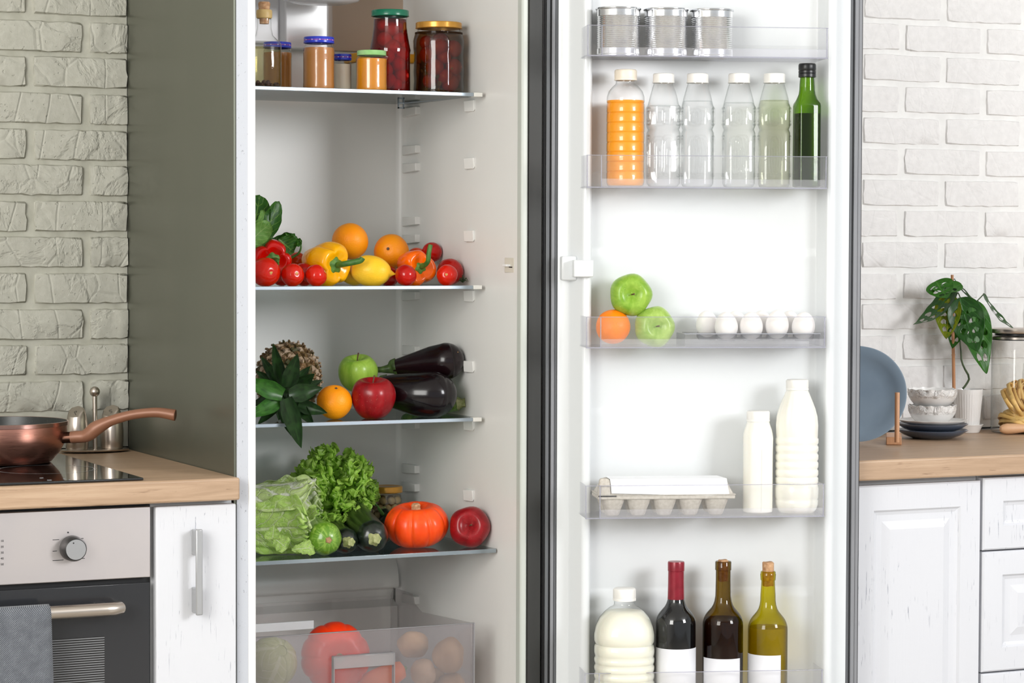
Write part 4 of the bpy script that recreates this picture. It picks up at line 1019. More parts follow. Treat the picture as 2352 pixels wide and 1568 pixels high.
MT['calyx_dark'] = pm('dark_green_calyx', '#2c3d1c', '#445a28', ns=90, rough=.5, bump=.3, bs=150, bd=.001)
def round_end(cx, cy, y, R, n=6, dx=1, dy=0, dd=0): return [((cx+dx*R*math.sin(t*PI/2/n), cy+dy*R*math.sin(t*PI/2/n), y+dd*math.sin(t*PI/2/n)), R*math.cos(t*PI/2/n)) for t in range(n+1)]
e = round_end(1024, 829, .236, 42.5, 6, 1, -.12, dd=-.012)
e[-1] = (e[-1][0], .6)
eggplant([(899, 845, .30), (903, 844, .30), (925, 840, .29), (955, 836, .275), (990, 832, .257)]+[q[0] for q in e], [2, 16, 21, 28, 37]+[q[1] for q in e], .32,
    'upper eggplant with green stem lying on the other eggplant', 'eggplant2', [(862, 849, .31), (875, 849, .305), (892, 847.5, .302), (902, 844, .30), (911, 842, .296)], [6.5, 6.5, 10, 17, 19], (1052, 812, .208))
e = round_end(992, 906, .20, 54, 6, 1, 0)
e[-1] = (e[-1][0], .6)
eggplant([(868, 893, .25), (872, 893, .249), (900, 897, .24), (930, 901, .227), (962, 905, .212)]+[q[0] for q in e], [2, 29, 38, 45, 51]+[q[1] for q in e], .25,
    'large glossy black eggplant at the front of the third shelf', 'eggplant', [(840, 890, .255), (855, 891, .253), (868, 893, .25), (884, 895, .246)], [8, 10, 28, 33], (1033, 903, .166))
# zucchini behind
def zucchini(path, rad, lab, mt, stub_r, stub_dir, cat='zucchini', parent_only=None, stub_len=.012, stubmat=None):
    pts = [V3(q) for q in path]; o0 = pts[len(pts)//2]; k = mpp(pts[-1])
    a = thing('zucchini', lab, 'zucchini', T(o0))
    sp, sr = smooth_path([q-o0 for q in pts], rad, 40)
    obj('skin', MB().tube(sp, sr, 40, fn=lambda an, t: 1+.015*math.cos(8*an)), MT[mt], a, ang=0)
    d = V3(stub_dir).normalized(); e = pts[-1]-o0
    m = MB().lathe([(stub_r*1.5, -.003), (stub_r*1.08, .0015), (stub_r*.86, stub_len*.6), (stub_r, stub_len), (stub_r*.8, stub_len+.0005), (0, stub_len-.0005)], 20, fn=lambda an, r, z: (r*(1+.13*math.cos(5*an)), z), M=Matrix.Translation(e) @ axis_to(d))
    obj('stem_stub', m, stubmat or MT['stub'], a, ang=50)
    return a
MT['stub'] = pm('cut_zucchini_stem', '#a8a878', '#7f8a4e', ns=160, rough=.7, bump=.4, bs=200, bd=.001)
MT['stub2'] = pm('dry_stem_scar', '#b08c62', '#8d6c48', ns=160, rough=.7)
b1 = on(1050, .34, z3+.016); 
path = [on(930, .42, z3+.019), on(935, .41, z3+.019), on(985, .35, z3+.019), on(1025, .275, z3+.020), on(1044, .245, z3+.021), on(1054, .228, z3+.022)]
zucchini(path, [.001, .013, .018, .018, .015, .010], 'striped green zucchini end sticking out behind the large eggplant', 'zuc_light', .0085, (.8, -.5, .12), stub_len=.012)

# ================================================================= LOWEST SHELF
z4 = SZ[3]
# chinese cabbage
MT['napa'] = leaf_mat('chinese_cabbage_leaf', '#c0dc78', '#dcecb0', '#f6f9ea', .13, 3.5, 1.2, .42, .95, .3, .9, 110, net=8, wobk=.5, sv=1.9)
MT['napa_edge'] = leaf_mat('bright_cabbage_leaf', '#a8d25c', '#c8e486', '#eaf4cc', .06, 5, .9, .4, .7, .3, .9, 110, net=9, wobk=.3)
nc = on(615, .235, z4+.058); k = mpp(nc)
MN = Matrix.Translation(nc)
na = thing('chinese_cabbage', 'head of pale green chinese cabbage with white veins at the left of the lowest shelf', 'cabbage', MN)
Rn = .058
obj('inner_head', blob(Rn*.9, .088, e=.6, n=40, m=30, wob=.08, seed=3), MT['napa'], na, M=axis_to((.82, -.42, .05)) , ang=0)
ax = V3((.80, -.45, .06)).normalized()
e1 = ax.cross(V3((0, 0, 1))).normalized(); e2 = e1.cross(ax)
def wrap_leaf(th, half, s0, s1, r0, r1, mt, sd, flare=.0, ruf=.004, name='leaf', drop=0):
    def f(u, v):
        s = s0+(s1-s0)*u; vv = 2*v-1
        wd = half*min(1, .45+.9*u)*(1 if u < .8 else math.sqrt(max(.0, 1-((u-.8)/.22)**2)))
        a = th+wd*vv
        r = r0+(r1-r0)*math.sin(min(1, u*1.1)*PI*.5)
        ed = max(abs(vv)**4, max(0, (u-.75)/.25)**1.5)
        fre = math.sin(sd+u*26+vv*3)*.6+math.sin(sd*2+vv*21+u*5)*.7
        r += flare*ed+ruf*ed*fre+.0016*noise.noise(V3((u*9, v*9, sd)))
        sx = s+ruf*.8*ed*math.cos(vv*17+u*9+sd)
        p = ax*sx+(e1*math.cos(a)+e2*math.sin(a))*r
        p.z = max(p.z, -.0565)
        return p
    return obj(name, MB().grid(f, 34, 34), MT[mt], na, ang=0, solid=.0008)
wrap_leaf(2.2, 1.25, -.12, .085, .060, .064, 'napa', 1)
wrap_leaf(.55, 1.2, -.12, .075, .061, .065, 'napa', 2)
wrap_leaf(1.35, 1.05, -.12, .092, .062, .067, 'napa', 3, .004, .005)
wrap_leaf(-.5, 1.15, -.12, .09, .061, .062, 'napa', 4, .006)
wrap_leaf(3.3, 1.15, -.12, .09, .062, .066, 'napa', 5, .006)
wrap_leaf(2.75, .8, -.08, .088, .066, .069, 'napa', 6, .010, .006)
wrap_leaf(-.15, .8, -.06, .082, .066, .066, 'napa_edge', 7, .012, .007)
for (a, b, W, bd, sd) in (((690, 1205, .17), (726, 1165, .15), 13, .9, 2), ((670, 1262, .125), (722, 1258, .12), 17, -.5, 3), ((622, 1228, .12), (660, 1258, .11), 20, .6, 4), ((630, 1206, .12), (625, 1240, .105), 18, .8, 5), ((600, 1150, .2), (640, 1134, .2), 16, .6, 6)):
    leaf_to(na, 'leaf_curl', rel(*a, nc), rel(*b, nc), W*k, MT['napa_edge'], CAMD(nc)+V3((0, 0, .3)), bd, sh_head, .2, .0035, 3.3, sd, nu=24, nv=16)
# curly lettuce: many frilled leaves
MT['lettuce'] = leaf_mat('curly_lettuce_leaf', '#a2d648', '#caec74', '#e6f7b8', .06, 5, .8, .36, .4, .5, .5, 70)
lc = pos(768, 1118, .33); k = mpp(lc); 
le = thing('curly_lettuce', 'frilly bright green curly lettuce standing above the zucchinis', 'lettuce', Matrix.Translation(lc))
rl = random.Random(5)
def curly(parent, base, tip, W, sd, face, mt):
    a, b = V3(base), V3(tip); x = b-a; L = x.length; x.normalize(); z = V3(face); z = (z-x*z.dot(x)).normalized(); y = z.cross(x)
    amp = .0075; 
    def f(u, v):
        vv = 2*v-1; w_ = W*(.3+.7*math.sin(min(1, u*1.15)*PI/2))
        ed = min(1, max(abs(vv)**1.6, max(0, (u-.5)/.5)**1.2))
        an = PI/2*vv*ed*.35
        s = L*u
        q1 = math.sin(vv*11+u*4+sd)*.8+math.sin(u*17+sd*1.7+vv*4)*.8
        q2 = math.sin(vv*37+u*14+sd*3)*.5+math.cos(u*58+vv*13+sd)*.55
        h = amp*ed*(q1+q2)-.9*u*u*L*.35
        lx = s+amp*ed*.8*(math.cos(vv*23+sd+u*7)+.7*math.sin(vv*55+sd*5))
        ly = vv*w_*(1-.1*ed)+amp*ed*.9*(math.sin(u*27+sd*2)+.7*math.cos(u*63+vv*9))
        return a+x*lx+y*ly+z*(h+.2*vv*vv*W)
    return obj('leaf', MB().grid(f, 64, 64), mt, parent, ang=0)
cbs = rel(785, 1180, .35, lc)
cf = CAMD(lc)
tips = [(760, 1045, .33), (795, 1050, .33), (730, 1062, .31), (715, 1085, .32), (820, 1075, .31), (693, 1108, .33), (775, 1075, .28), (745, 1095, .28), (805, 1100, .28), (842, 1105, .33), (840, 1128, .31), (700, 1135, .30), (728, 1128, .26), (770, 1115, .25), (806, 1135, .26), (716, 1160, .28), (750, 1155, .245), (788, 1160, .245), (822, 1160, .28), (738, 1183, .26), (772, 1190, .25), (802, 1180, .27), (848, 1118, .35), (770, 1060, .37), (722, 1105, .37)]
for i, t_ in enumerate(tips):
    tp = rel(*t_, lc); bs_ = cbs.lerp(tp, .25)+V3((rl.uniform(-.01, .01), .02, rl.uniform(-.005, .005)))
    curly(le, bs_, tp, .024+rl.uniform(-.003, .004), rl.uniform(0, 9), cf+cu*rl.uniform(.2, .9)+cr*rl.uniform(-.5, .5), MT['lettuce'])
obj('stalk', MB().tube([cbs+V3((0, .02, -.01)), cbs+V3((0, 0, .03)), cbs+V3((-.01, 0, .07))], [.02, .018, .012], 16), MT['napa'], le)
# zucchinis on the lowest shelf
def zpath(px, y0, y1, dx, R, up=0, n=5):
    """lies on the shelf, from y1 (back) to y0 (front); dx pixels of drift to the left going back"""
    P = []; Rr = []
    for i in range(n+1):
        t = i/n; y = y1+(y0-y1)*t; q = on(px-dx*(1-t), y, z4+R*1.0+up*(1-t)); P.append(q); Rr.append(R*(.75+.25*math.sin(PI*min(1, .25+t*.6))))
    return P, Rr
def capped(P, R, r_end, n=5):
    d = (P[-1]-P[-2]).normalized(); L = R*1.0; out = list(P); rr = [R]*len(P); rr[0] = R*.5
    base = P[-1]
    for i in range(1, n+1):
        a = i/n*PI/2; out.append(base+d*L*math.sin(a)); rr.append(max(r_end, R*math.cos(a)**.85))
    return out, rr
R = 39*.80e-3
P = [on(690, .34, z4+R), on(706, .28, z4+R), on(722, .21, z4+R), on(737, .16, z4+R), on(745, .135, z4+R)]
P2, rr = capped(P, R, .0045); d = (P2[-1]-P2[-5])
zucchini(P2, rr, 'pale green speckled zucchini with round stem scar facing out', 'zuc_light', .0048, d, stub_len=.0015, stubmat=MT['stub2'])
R = 28*.80e-3
P = [on(742, .34, z4+R+.008), on(757, .28, z4+R+.006), on(774, .22, z4+R+.003), on(785, .18, z4+R), on(793, .155, z4+R)]
P2, rr = capped(P, R*1.08, .006)
zucchini(P2, rr, 'small dark green zucchini between the pale zucchini and the big dark one', 'zuc_dark', .0075, (.2, -1, .08), stub_len=.010)
R = 39*.80e-3
P = [on(800, .335, z4+R+.022), on(812, .30, z4+R+.018), on(826, .245, z4+R+.010), on(842, .19, z4+R+.002), on(853, .15, z4+R*.96)]
P2, rr = capped(P, R, .009); rr[0] = R*.6; rr[-6] = R*.97
zucchini(P2, rr, 'large dark green zucchini slanting down beside the pumpkin', 'zuc_dark', .0088, (.2, -1, .1), stub_len=.007)
P = [on(905, .33, z4+.03), on(893, .345, z4+.032), on(884, .36, z4+.038), on(880, .37, z4+.05)]
zucchini([on(925, .30, z4+.026), on(921, .305, z4+.026), on(905, .33, z4+.027), on(892, .345, z4+.032), on(886, .355, z4+.042), on(882, .36, z4+.054)], [.002, .016, .024, .021, .012, .005], 'dark green squash with long curled stem behind the pumpkin', 'zuc_dark', .004, (-.2, 0, 1), stub_len=.004)
q = [pos(886, 1192, .35), pos(872, 1170, .34), pos(858, 1155, .33), pos(849, 1152, .325)]
o0 = q[0]
ob_ = [o for o in bpy.data.objects if o.get('label', '').startswith('dark green squash')][0]
obj('curled_stem', stem_mesh([v-ob_.location for v in q], [.0045, .003, .003, .0035]), MT['stem'], ob_)
obj('dry_blossom', leaf_mesh(.022, .006, sh_oval, 1.0, .6, .002, 3, 1, 12, 8), MT['brown_stem'], ob_, M=Matrix.Translation(q[3]-ob_.location) @ Euler((.3, 1.2, .2)).to_matrix().to_4x4(), ang=0)
# pumpkin and apple
p = on(957, .195, z4); k = mpp(p); p = on(957, .195, z4+50*k)
pk = thing('pumpkin', 'orange ribbed pumpkin between the dark zucchini and the red apple', 'pumpkin', Matrix.Translation(p) @ axis_to((-.10, -.12, 1)))
obj('rind', blob(75.5*k, 53*k, e=.85, top=(22*k, .33), bot=(10*k, .3), lob=(10, .085), crease=2.2, n=160, m=40, seed=3, wob=.03, ph=.2), MT['pumpkin'], pk, ang=0)
obj('stem', MB().lathe([(13*k, 0), (10*k, 4*k), (9*k, 9*k), (10*k, 14*k), (8*k, 17*k), (0, 16*k)], 20, fn=lambda an, r, z: (r*(1+.14*math.cos(5*an)), z), M=Matrix.Translation((0, 0, 32*k))), MT['cork'], pk, ang=60)
p = on(1079, .142, z4); k = mpp(p); p = on(1079, .142, z4+45.5*k)
apple('apple', MT['red_apple2'], 47*k, p, toward(p, .0, .12, 1), 'red apple at the right end of the lowest shelf, stem facing out', stemlen=.2, seed=8, flat=.98)

# ================================================================= JARS
MT['jarglass'] = clear('jar_glass', '#ffffff', '#cfd6d2', 1.3, .02, pw=4, bump=.15, bs=28)
MT['lid_blue'] = pm('blue_lid', '#1c2fae', '#2338c0', ns=40, rough=.25, spec=.6)
MT['lid_gold'] = pm('gold_lid', '#c98f34', '#d9a24a', ns=30, rough=.28, metal=.45)
MT['lid_teal'] = pm('teal_green_lid', '#075e45', '#0a6a4e', ns=30, rough=.25)
MT['lid_green'] = pm('pale_green_lid', '#7fb56a', '#9bc688', ns=40, rough=.25)
MT['lid_red_print'] = pm('red_lid_print', '#d03a58', rough=.4)
MT['white_print'] = pm('white_lid_print', '#e8e8f4', rough=.4)
def jar(px, y, zb, name, lab, prof, lid, lidmat, content=None, cmat=None, M=MF, k=None, cat='jar', glass='jarglass', stripes=False):
    """prof: (radius px, height px) of the glass; lid: (r, z0, z1)"""
    p = on(px, y, zb+.0006, M); k = k or mpp(p, M)
    a = thing(name, lab, cat, M @ Matrix.Translation(p))
    if content:
        top = content
        pr = [(0, 1.2)]
        for r, z in prof:
            if r > 0 and z > 1 and z < top: pr.append((r-1.2, z+.3))
        rl_ = pr[-1][0]; pr += [(rl_, top), (0, top)]
        obj('contents', MB().lathe(pr, 48, k=k), cmat, a, ang=50)
    obj('glass', MB().lathe(prof, 56, k=k), MT[glass], a, ang=50)
    r, z0, z1 = lid
    l = obj('lid', MB().lathe([(r*.93, z0), (r, z0+.6), (r*1.02, z0+1.4), (r, z0+2.2), (r, z1-2), (r*.97, z1-.3), (r*.9, z1), (r*.86, z1-.8), (0, z1-.8)], 56, k=k), lidmat, a, ang=40)
    if stripes:
        zm = (z0+z1)/2; obj('lid_stripe', MB().lathe([(r*1.004, zm-.45), (r*1.006, zm), (r*1.004, zm+.45)], 56, k=k), MT['lid_red_print'], l)
        m = MB()
        for q in range(12):
            an = q*PI/6+.2; rr = r*1.008*k; da = 2.6/r
            m.add([(rr*math.cos(an), rr*math.sin(an), (zm-1.8)*k), (rr*math.cos(an), rr*math.sin(an), (zm+1.8)*k), (rr*math.cos(an+da), rr*math.sin(an+da), zm*k)], [(0, 1, 2)])
        o = obj('lid_mark', m, MT['white_print'], l); o['kind'] = 'stuff'
    return a, p, k
z1_ = SZ[0]
car = pm('caramel_spread', '#ae7136', '#b5783c', ns=20, rough=.3)
jprof = lambda R, Hb, neck, sh: [(0, 0), (R*.9, 0), (R*.98, 1.5), (R, 5), (R, 12), (R*.985, 16), (R*.985, Hb-sh-4), (R, Hb-sh), (R*.97, Hb-sh*.5), (neck*1.03, Hb-4), (neck*.97, Hb-2), (neck*.97, Hb+8)]
jar(637, .30, z1_, 'spread_jar', 'jar of brown spread with blue lid behind the corked bottle', jprof(33.5, 102, 29, 20), (32, 100, 114), MT['lid_blue'], 90, car, stripes=True)
jar(732.5, .19, z1_, 'spread_jar', 'tall jar of caramel brown spread with blue lid, standing alone in front', jprof(36.5, 103, 33, 20), (35, 105, 120), MT['lid_blue'], 95, car, stripes=True)
jar(786, .235, z1_, 'sauce_jar', 'small jar of white sauce with blue lid beside the caramel jar', jprof(22, 71, 19, 7), (21.5, 72, 86), MT['lid_blue'], 63, pm('cream_sauce', '#f6e8d4', '#f8eeda', ns=40, rough=.4), stripes=True)
jar(853.5, .18, z1_, 'mustard_jar', 'jar of yellow mustard with pale green lid', jprof(36, 79, 33, 10), (33.5, 80, 92), MT['lid_green'], 73, pm('yellow_mustard', '#c87c06', '#d0860e', ns=30, rough=.3))
tall = [(0, 0), (42, 0), (45.5, 2), (46.5, 8), (46, 90), (47.5, 98), (46, 104), (42, 125), (38.5, 150), (38, 165), (39, 172)]
brine_r = clear('red_brine', '#cf4a3a', '#8c1e16', .3, .1)
brine_b = clear('brown_brine', '#b89a78', '#55462f', .3, .1)
a, p, k = jar(896, .225, z1_, 'pickle_jar', 'tall waisted jar of pickled red tomatoes with teal lid', tall, (43, 174, 189), MT['lid_teal'], 168, brine_r)
pr = [(0, 0), (52, 0), (57, 2), (58.5, 10), (57.5, 30), (58.5, 50), (57, 90), (58.5, 105), (59, 122), (56, 134), (50, 143), (48.5, 146), (48.5, 152)]
a2, p2, k2 = jar(1007.5, .22, z1_, 'pickle_jar', 'wide jar of dark pickled tomatoes with gold lid at the right end', pr, (53, 149, 164), MT['lid_gold'], 141, brine_b)
def fill(px, y, zb, k, spots, R, lab, cat, group, mat_, name, M=MF):
    base = on(px, y, zb, M); me = None
    for (dx, h, dy, s) in spots:
        mb = blob(R*k*s, R*k*s*.97, n=20, m=14)
        o = obj(name, mb, mat_, M=M @ Matrix.Translation(base+V3((dx*k, dy*k, h*k))), ang=0); tag(o, lab, cat, group)
ptm = skin('pickled_tomato_skin', '#a01008', '#b81a10', kind='soft', rough=.2, coat=.3)
ptm2 = skin('pickled_tomato_skin', '#b0381a', '#bc4a24', kind='soft', rough=.25, coat=.3)
fill(896, .225, z1_, k, [(-14, 28, -22, 1), (18, 40, -20, 1), (-20, 52, -18, 1), (8, 66, -24, 1), (-16, 82, -20, 1), (20, 88, -16, 1), (-2, 104, -20, 1), (-18, 122, -10, .95), (16, 124, -10, .95), (-2, 146, -12, .95), (4, 18, -24, .85), (24, 110, -8, .8), (-16, 154, 2, .8), (18, 152, 4, .8), (-24, 22, 5, .9), (24, 20, 4, .9)], 19, 'red cherry tomato pickled inside the tall teal-lidded jar', 'pickled tomato', 'tomatoes in the tall jar', ptm, 'pickled_tomato')
fill(1007.5, .22, z1_, k2, [(-22, 60, -28, 1), (25, 62, -26, 1), (2, 40, -32, .9), (16, 26, -28, 1), (-12, 108, -28, 1.05), (26, 104, -22, 1), (-30, 90, -10, 1), (0, 84, -30, .8), (32, 40, -8, .9), (-28, 30, -14, .8), (4, 122, 0, 1), (-30, 118, 0, .8)], 21, 'dull red tomato pickled inside the wide gold-lidded jar', 'pickled tomato', 'tomatoes in the wide jar', ptm2, 'pickled_tomato')
m = MB(); rj = random.Random(4)
for i in range(60):
    an = rj.uniform(0, 2*PI); rr = rj.uniform(20, 52)*k2; z = rj.uniform(2, 16 if i < 45 else 60)*k2; s_ = rj.uniform(2, 6)*k2
    m.lathe([(0, -s_*.6), (s_, 0), (0, s_*.6)], 6, M=Matrix.Translation(p2+V3((rr*math.cos(an), rr*math.sin(an), z))) @ Euler((rj.random()*3, rj.random()*3, 0)).to_matrix().to_4x4())
o = obj('herbs', m, pm('pickling_herbs', '#4e5634', '#a39468', ns=120, rough=.6)); tag(o, 'herbs and garlic bits at the bottom of the wide pickle jar', 'herbs', kind='stuff')
# orange packet behind
q = pos(805, 150, .44); q2 = pos(950, 128, .44)
pk_ = thing('food_tub', 'cream tub with orange-yellow lid behind the mustard jar and tall pickle jar', 'tub', T((q.x, .44, z1_+.0005)))
wd_ = q2.x-q.x; hz2 = q2.z-z1_-.0005
obj('tub_body', MB().hexa([(.006, -.036, 0), (wd_-.006, -.036, 0), (wd_-.006, .03, 0), (.006, .03, 0)], [(.002, -.04, hz2-.018), (wd_-.002, -.04, hz2-.018), (wd_-.002, .036, hz2-.018), (.002, .036, hz2-.018)]), pm('cream_tub', '#d9d0c0', rough=.4), pk_, bevel=.004)
obj('tub_lid', MB().box(0, -.042, hz2-.0178, wd_, .038, hz2), pm('orange_lid', '#e2a21e', '#dc981a', ns=6, rough=.4), pk_, bevel=.003)
# corked bottle
p = on(607, .185, z1_+.0006); k = mpp(p)
bt = thing('corked_bottle', 'clear glass bottle with cork and wax holding pale liquid and berries', 'bottle', Matrix.Translation(p))
sq = lambda n_, amt: (lambda an, r, z: (r*(1+amt*(1/max(abs(math.cos(an+.3)), abs(math.sin(an+.3)))-1)) if r > 20 and z < 118 else r, z))
cb_ = [(0, 0), (34, 0), (38, 2), (39.5, 6), (39.5, 96), (38, 102), (28, 112), (20, 120), (16.5, 136), (16, 158), (15, 170)]
obj('glass', MB().lathe(cb_, 64, k=k, fn=sq(0, .12)), MT['jarglass'], bt, ang=50)
obj('liquid', MB().lathe([(0, 1), (33, 1), (37.5, 6), (37.5, 92), (0, 92)], 64, k=k, fn=sq(0, .12)), clear('pale_cordial', '#f1edd0', '#c9c498', .2, .1), bt, ang=50)
obj('wax_band', MB().lathe([(16, 158), (18, 160), (18.5, 168), (18, 176), (16.5, 178), (0, 178)], 40, k=k), pm('yellowed_wax', '#cbae74', '#bd9c60', ns=60, rough=.45), bt)
obj('cork', MB().lathe([(10.5, 146), (12.5, 178), (14, 192), (12, 196), (0, 197)], 24, k=k), MT['cork'], bt, ang=50)
for i in range(15):
    an = i*2.4; rr = (10+22*((i*.37) % 1))*k; s_ = (4.5+1.5*((i*.61) % 1))*k
    o = obj('berry', MB().lathe([(s_*math.sin(q*PI/6), -s_*math.cos(q*PI/6)) for q in range(7)], 10, M=Matrix.Translation(p+V3((rr*math.cos(an), -abs(rr*math.sin(an))*.9+.004, s_+.001+(.004 if i % 3 == 0 else 0))))), pm('dark_berry', '#3c1822', rough=.5) if i == 0 else bpy.data.materials['dark_berry']); tag(o, 'small dark berry at the bottom of the corked bottle', 'berry', 'berries in the corked bottle')
# jars at the back of the lowest shelf
gprof = [(0, 0), (33, 0), (36, 2), (37, 8), (36.5, 60), (37.5, 66), (36, 74), (33, 82), (32, 86), (32, 92)]
a, p, k = jar(889, .40, z4, 'garlic_jar', 'jar of pickled white garlic cloves with gold lid behind the pumpkin', [(r, z*1.05) for r, z in gprof], (35.5, 95, 110), MT['lid_gold'], 90, clear('pale_brine', '#eee6d4', '#b5a88e', .3, .1))
gl = pm('garlic_clove', '#c4b598', '#d2c5aa', ns=40, rough=.45)
me = None; k0 = 0
for lay in range(5):
    for q in range(8):
        an = q*PI/4+lay*.4; rr = 24*k
        mb = blob(9.5*k, 9*k, n=14, m=10) if me is None else None
        if me is None: me = mesh('garlic_clove', mb, gl, True, 0)
        o = bpy.data.objects.new('garlic_clove', me); C.objects.link(o); o.location = p+V3((rr*math.cos(an), rr*math.sin(an), (10+17*lay)*k)); o.rotation_euler = (q, lay, 0); o.scale = (1, 1, .85+.1*(q % 3))
        tag(o, 'white garlic clove pickled inside the gold-lidded jar behind the pumpkin', 'garlic clove', 'garlic cloves in the jar')
jar(817, .43, z4, 'preserve_jar', 'jar of dark preserve with gold lid behind the curly lettuce', [(r*.85, z*1.08) for r, z in gprof], (31, 99, 114), MT['lid_gold'], 92, pm('dark_preserve', '#24100e', rough=.2))

# ================================================================= DRAWER CONTENTS
zd = .401
p = pos(625, 1520, .17); k = mpp(p)
cg = thing('white_cabbage', 'pale round white cabbage behind the clear drawer front', 'cabbage', Matrix.Translation(p))
MT['cabb'] = leaf_mat('white_cabbage_leaf', '#c2c98a', '#d5d9a4', '#e8e8c4', .08, 5, .9, .45, .6, .15, .3, 40)
obj('head', blob(56*k, 54*k, n=32, m=24, wob=.03), MT['cabb'], cg, ang=0)
for q in range(4):
    th = q*1.5
    def f(u, v, th=th, q=q):
        a = th+(v-.5)*2.3; t = .25+u*1.9; r = 58*k*(1+.02*math.sin(v*9+q))
        return V3((r*math.sin(t)*math.cos(a), r*math.sin(t)*math.sin(a), 56*k*math.cos(t)))
    obj('leaf', MB().grid(f, 14, 14), MT['cabb'], cg, ang=0, M=Euler((.9, .2, 0)).to_matrix().to_4x4(), solid=.001)
p = pos(770, 1508, .17); k = mpp(p)
pk = thing('pumpkin', 'round red-orange pumpkin inside the clear drawer', 'pumpkin', Matrix.Translation(p) @ axis_to((-.15, -.96, .12)))
obj('rind', blob(80*k, 66*k, e=.85, top=(20*k, .33), bot=(10*k, .3), lob=(10, .05), crease=2.2, n=120, m=32, seed=5, wob=.03), MT['pumpkin2'], pk, ang=0)
obj('stem', MB().lathe([(13*k, 0), (9*k, 6*k), (8*k, 18*k), (0, 18*k)], 14, M=Matrix.Translation((0, 0, 42*k))), MT['stub'], pk)
def potato(px, py, y, R, H, d, lab, mt='potato', sd=1):
    p = pos(px, py, y); k = mpp(p)
    o = obj('potato', blob(R*k, H*k, e=.9, n=26, m=20, wob=.16, seed=sd), MT[mt], M=Matrix.Translation(p) @ axis_to(d), ang=0); tag(o, lab, 'potato')
potato(1030, 1505, .115, 36, 41, (.3, 0, 1), 'large clean potato nearest the right end of the drawer', 'potato', 1)
potato(972, 1545, .12, 28, 33, (-.3, 0, 1), 'pale potato low in the middle of the drawer beside the big one', 'potato2', 2)
potato(948, 1480, .20, 36, 30, (.2, 0, 1), 'brown potato blurred at the back of the drawer, highest of the pile', 'potato', 3)
potato(1040, 1580, .13, 38, 32, (.9, 0, .3), 'potato under the large potato at the drawer bottom edge of the frame', 'potato', 4)
potato(1000, 1570, .2, 34, 30, (.9, 0, .3), 'dark potato low behind the pale potato', 'potato', 5)
p = pos(905, 1545, .13); k = mpp(p)
cr_ = thing('carrot', 'orange carrot end seen beside the drawer handle', 'carrot', Matrix.Translation(p))
obj('root', MB().tube([(-.06, .02, -.02), (-.03, .01, -.01), (0, 0, 0), (.016, -.002, .006), (.020, -.002, .007)], [.014, .019, .021, .016, .004], 20), skin('carrot_skin', '#e0662a', '#e8743a', kind='soft', rough=.45), cr_, ang=0)
obj('carrot_top', MB().tube([(.019, -.002, .007), (.024, -.002, .009)], [.005, .003], 10), MT['stem'], cr_)
# ================================================================= DOOR CONTENTS (frame D)
def dpos(px, py, y): return MD @ hit(px, py, y, MD)
def don(px, y, z): return MD @ on(px, y, z, MD)
fz = [b+.0024 for t_, b in BZ]
# tin cans
tin = NT('tin_plate'); nn = tin.noise(tin.coord((1, 1, 1)), 60, 3)
tin = tin.pbr(tin.mix(nn, '#f0f0f1', '#e2e3e5'), .18, 1)
for i, (px, r, top, y, lab) in enumerate(((1420, 52, 19, -.064, 'ribbed tin can at the left end of the top door bin'), (1529, 51.5, 21, -.062, 'ribbed tin can in the middle of the three on the top door bin'), (1634.5, 50, 23, -.06, 'ribbed tin can nearest the empty part of the top door bin'))):
    p = don(px, y, fz[0]); k = mpp(p); H = (dpos(px, top, y).z-fz[0])/k
    c = thing('tin_can', lab, 'can', Matrix.Translation(p) @ Matrix.Rotation(.5+i, 4, 'Z'), 'tin cans on the top door bin')
    pr = [(0, 2), (r*.93, 2), (r*.95, 0), (r*1.0, .5), (r*1.0, 3), (r*.97, 5), (r*.97, 17)]
    n = 17
    for q in range(n*6+1):
        h = 17+q/(n*6)*(H-36); pr.append((r*(.962+.012*math.cos(q/6*2*PI)), h))
    pr += [(r*.97, H-17), (r*.97, H-5)]
    obj('body', MB().lathe(pr, 72, k=k), tin, c, ang=30)
    obj('rim', MB().lathe([(r*.97, H-5), (r*1.0, H-4), (r*1.015, H-2), (r*1.0, H), (r*.975, H-.5), (r*.965, H-5)], 72, k=k), M_['chrome'], c, ang=60)
    obj('lid', MB().lathe([(r*.965, H-4), (r*.85, H-4), (r*.83, H-3), (r*.6, H-3.4), (r*.58, H-4), (0, H-4)], 56, k=k), tin, c, ang=30)
# plastic bottles
MT['pet'] = clear('clear_pet_plastic', '#ffffff', '#c4c9c8', 1.2, .04, pw=3.6)
MT['water'] = clear('still_water', '#ffffff', '#e4e8e7', .5, .03, pw=3)
MT['cap'] = pm('white_cap', '#f0eee9', ns=40, rough=.4)
MT['cap_cream'] = pm('cream_cap', '#f0e4d2', rough=.4)
def cap(parent, k, z0, z1, r, m_, knurl=True):
    rr = r
    h = z1-z0
    obj('cap', MB().lathe([(rr*1.02, z0), (rr*1.02, z0+h*.16), (rr*.985, z0+h*.18), (rr, z0+h*.26), (rr, z1-h*.16), (rr*.965, z1-h*.04), (rr*.9, z1), (0, z1)], 96, k=k, fn=(lambda an, r_, z: (r_*(1+(.012*math.cos(48*an) if z0+h*.25 < z < z1-h*.1 else 0)), z)) if knurl else None), m_, parent, ang=50)
def sqf(amt, z0, z1, ph=0):
    def f(an, r, z):
        if z0 <= z <= z1:
            c, s = abs(math.cos(an+ph)), abs(math.sin(an+ph)); q = (c**6+s**6)**(-1/6); return r*(1+amt*(q-1)), z
        return r, z
    return f
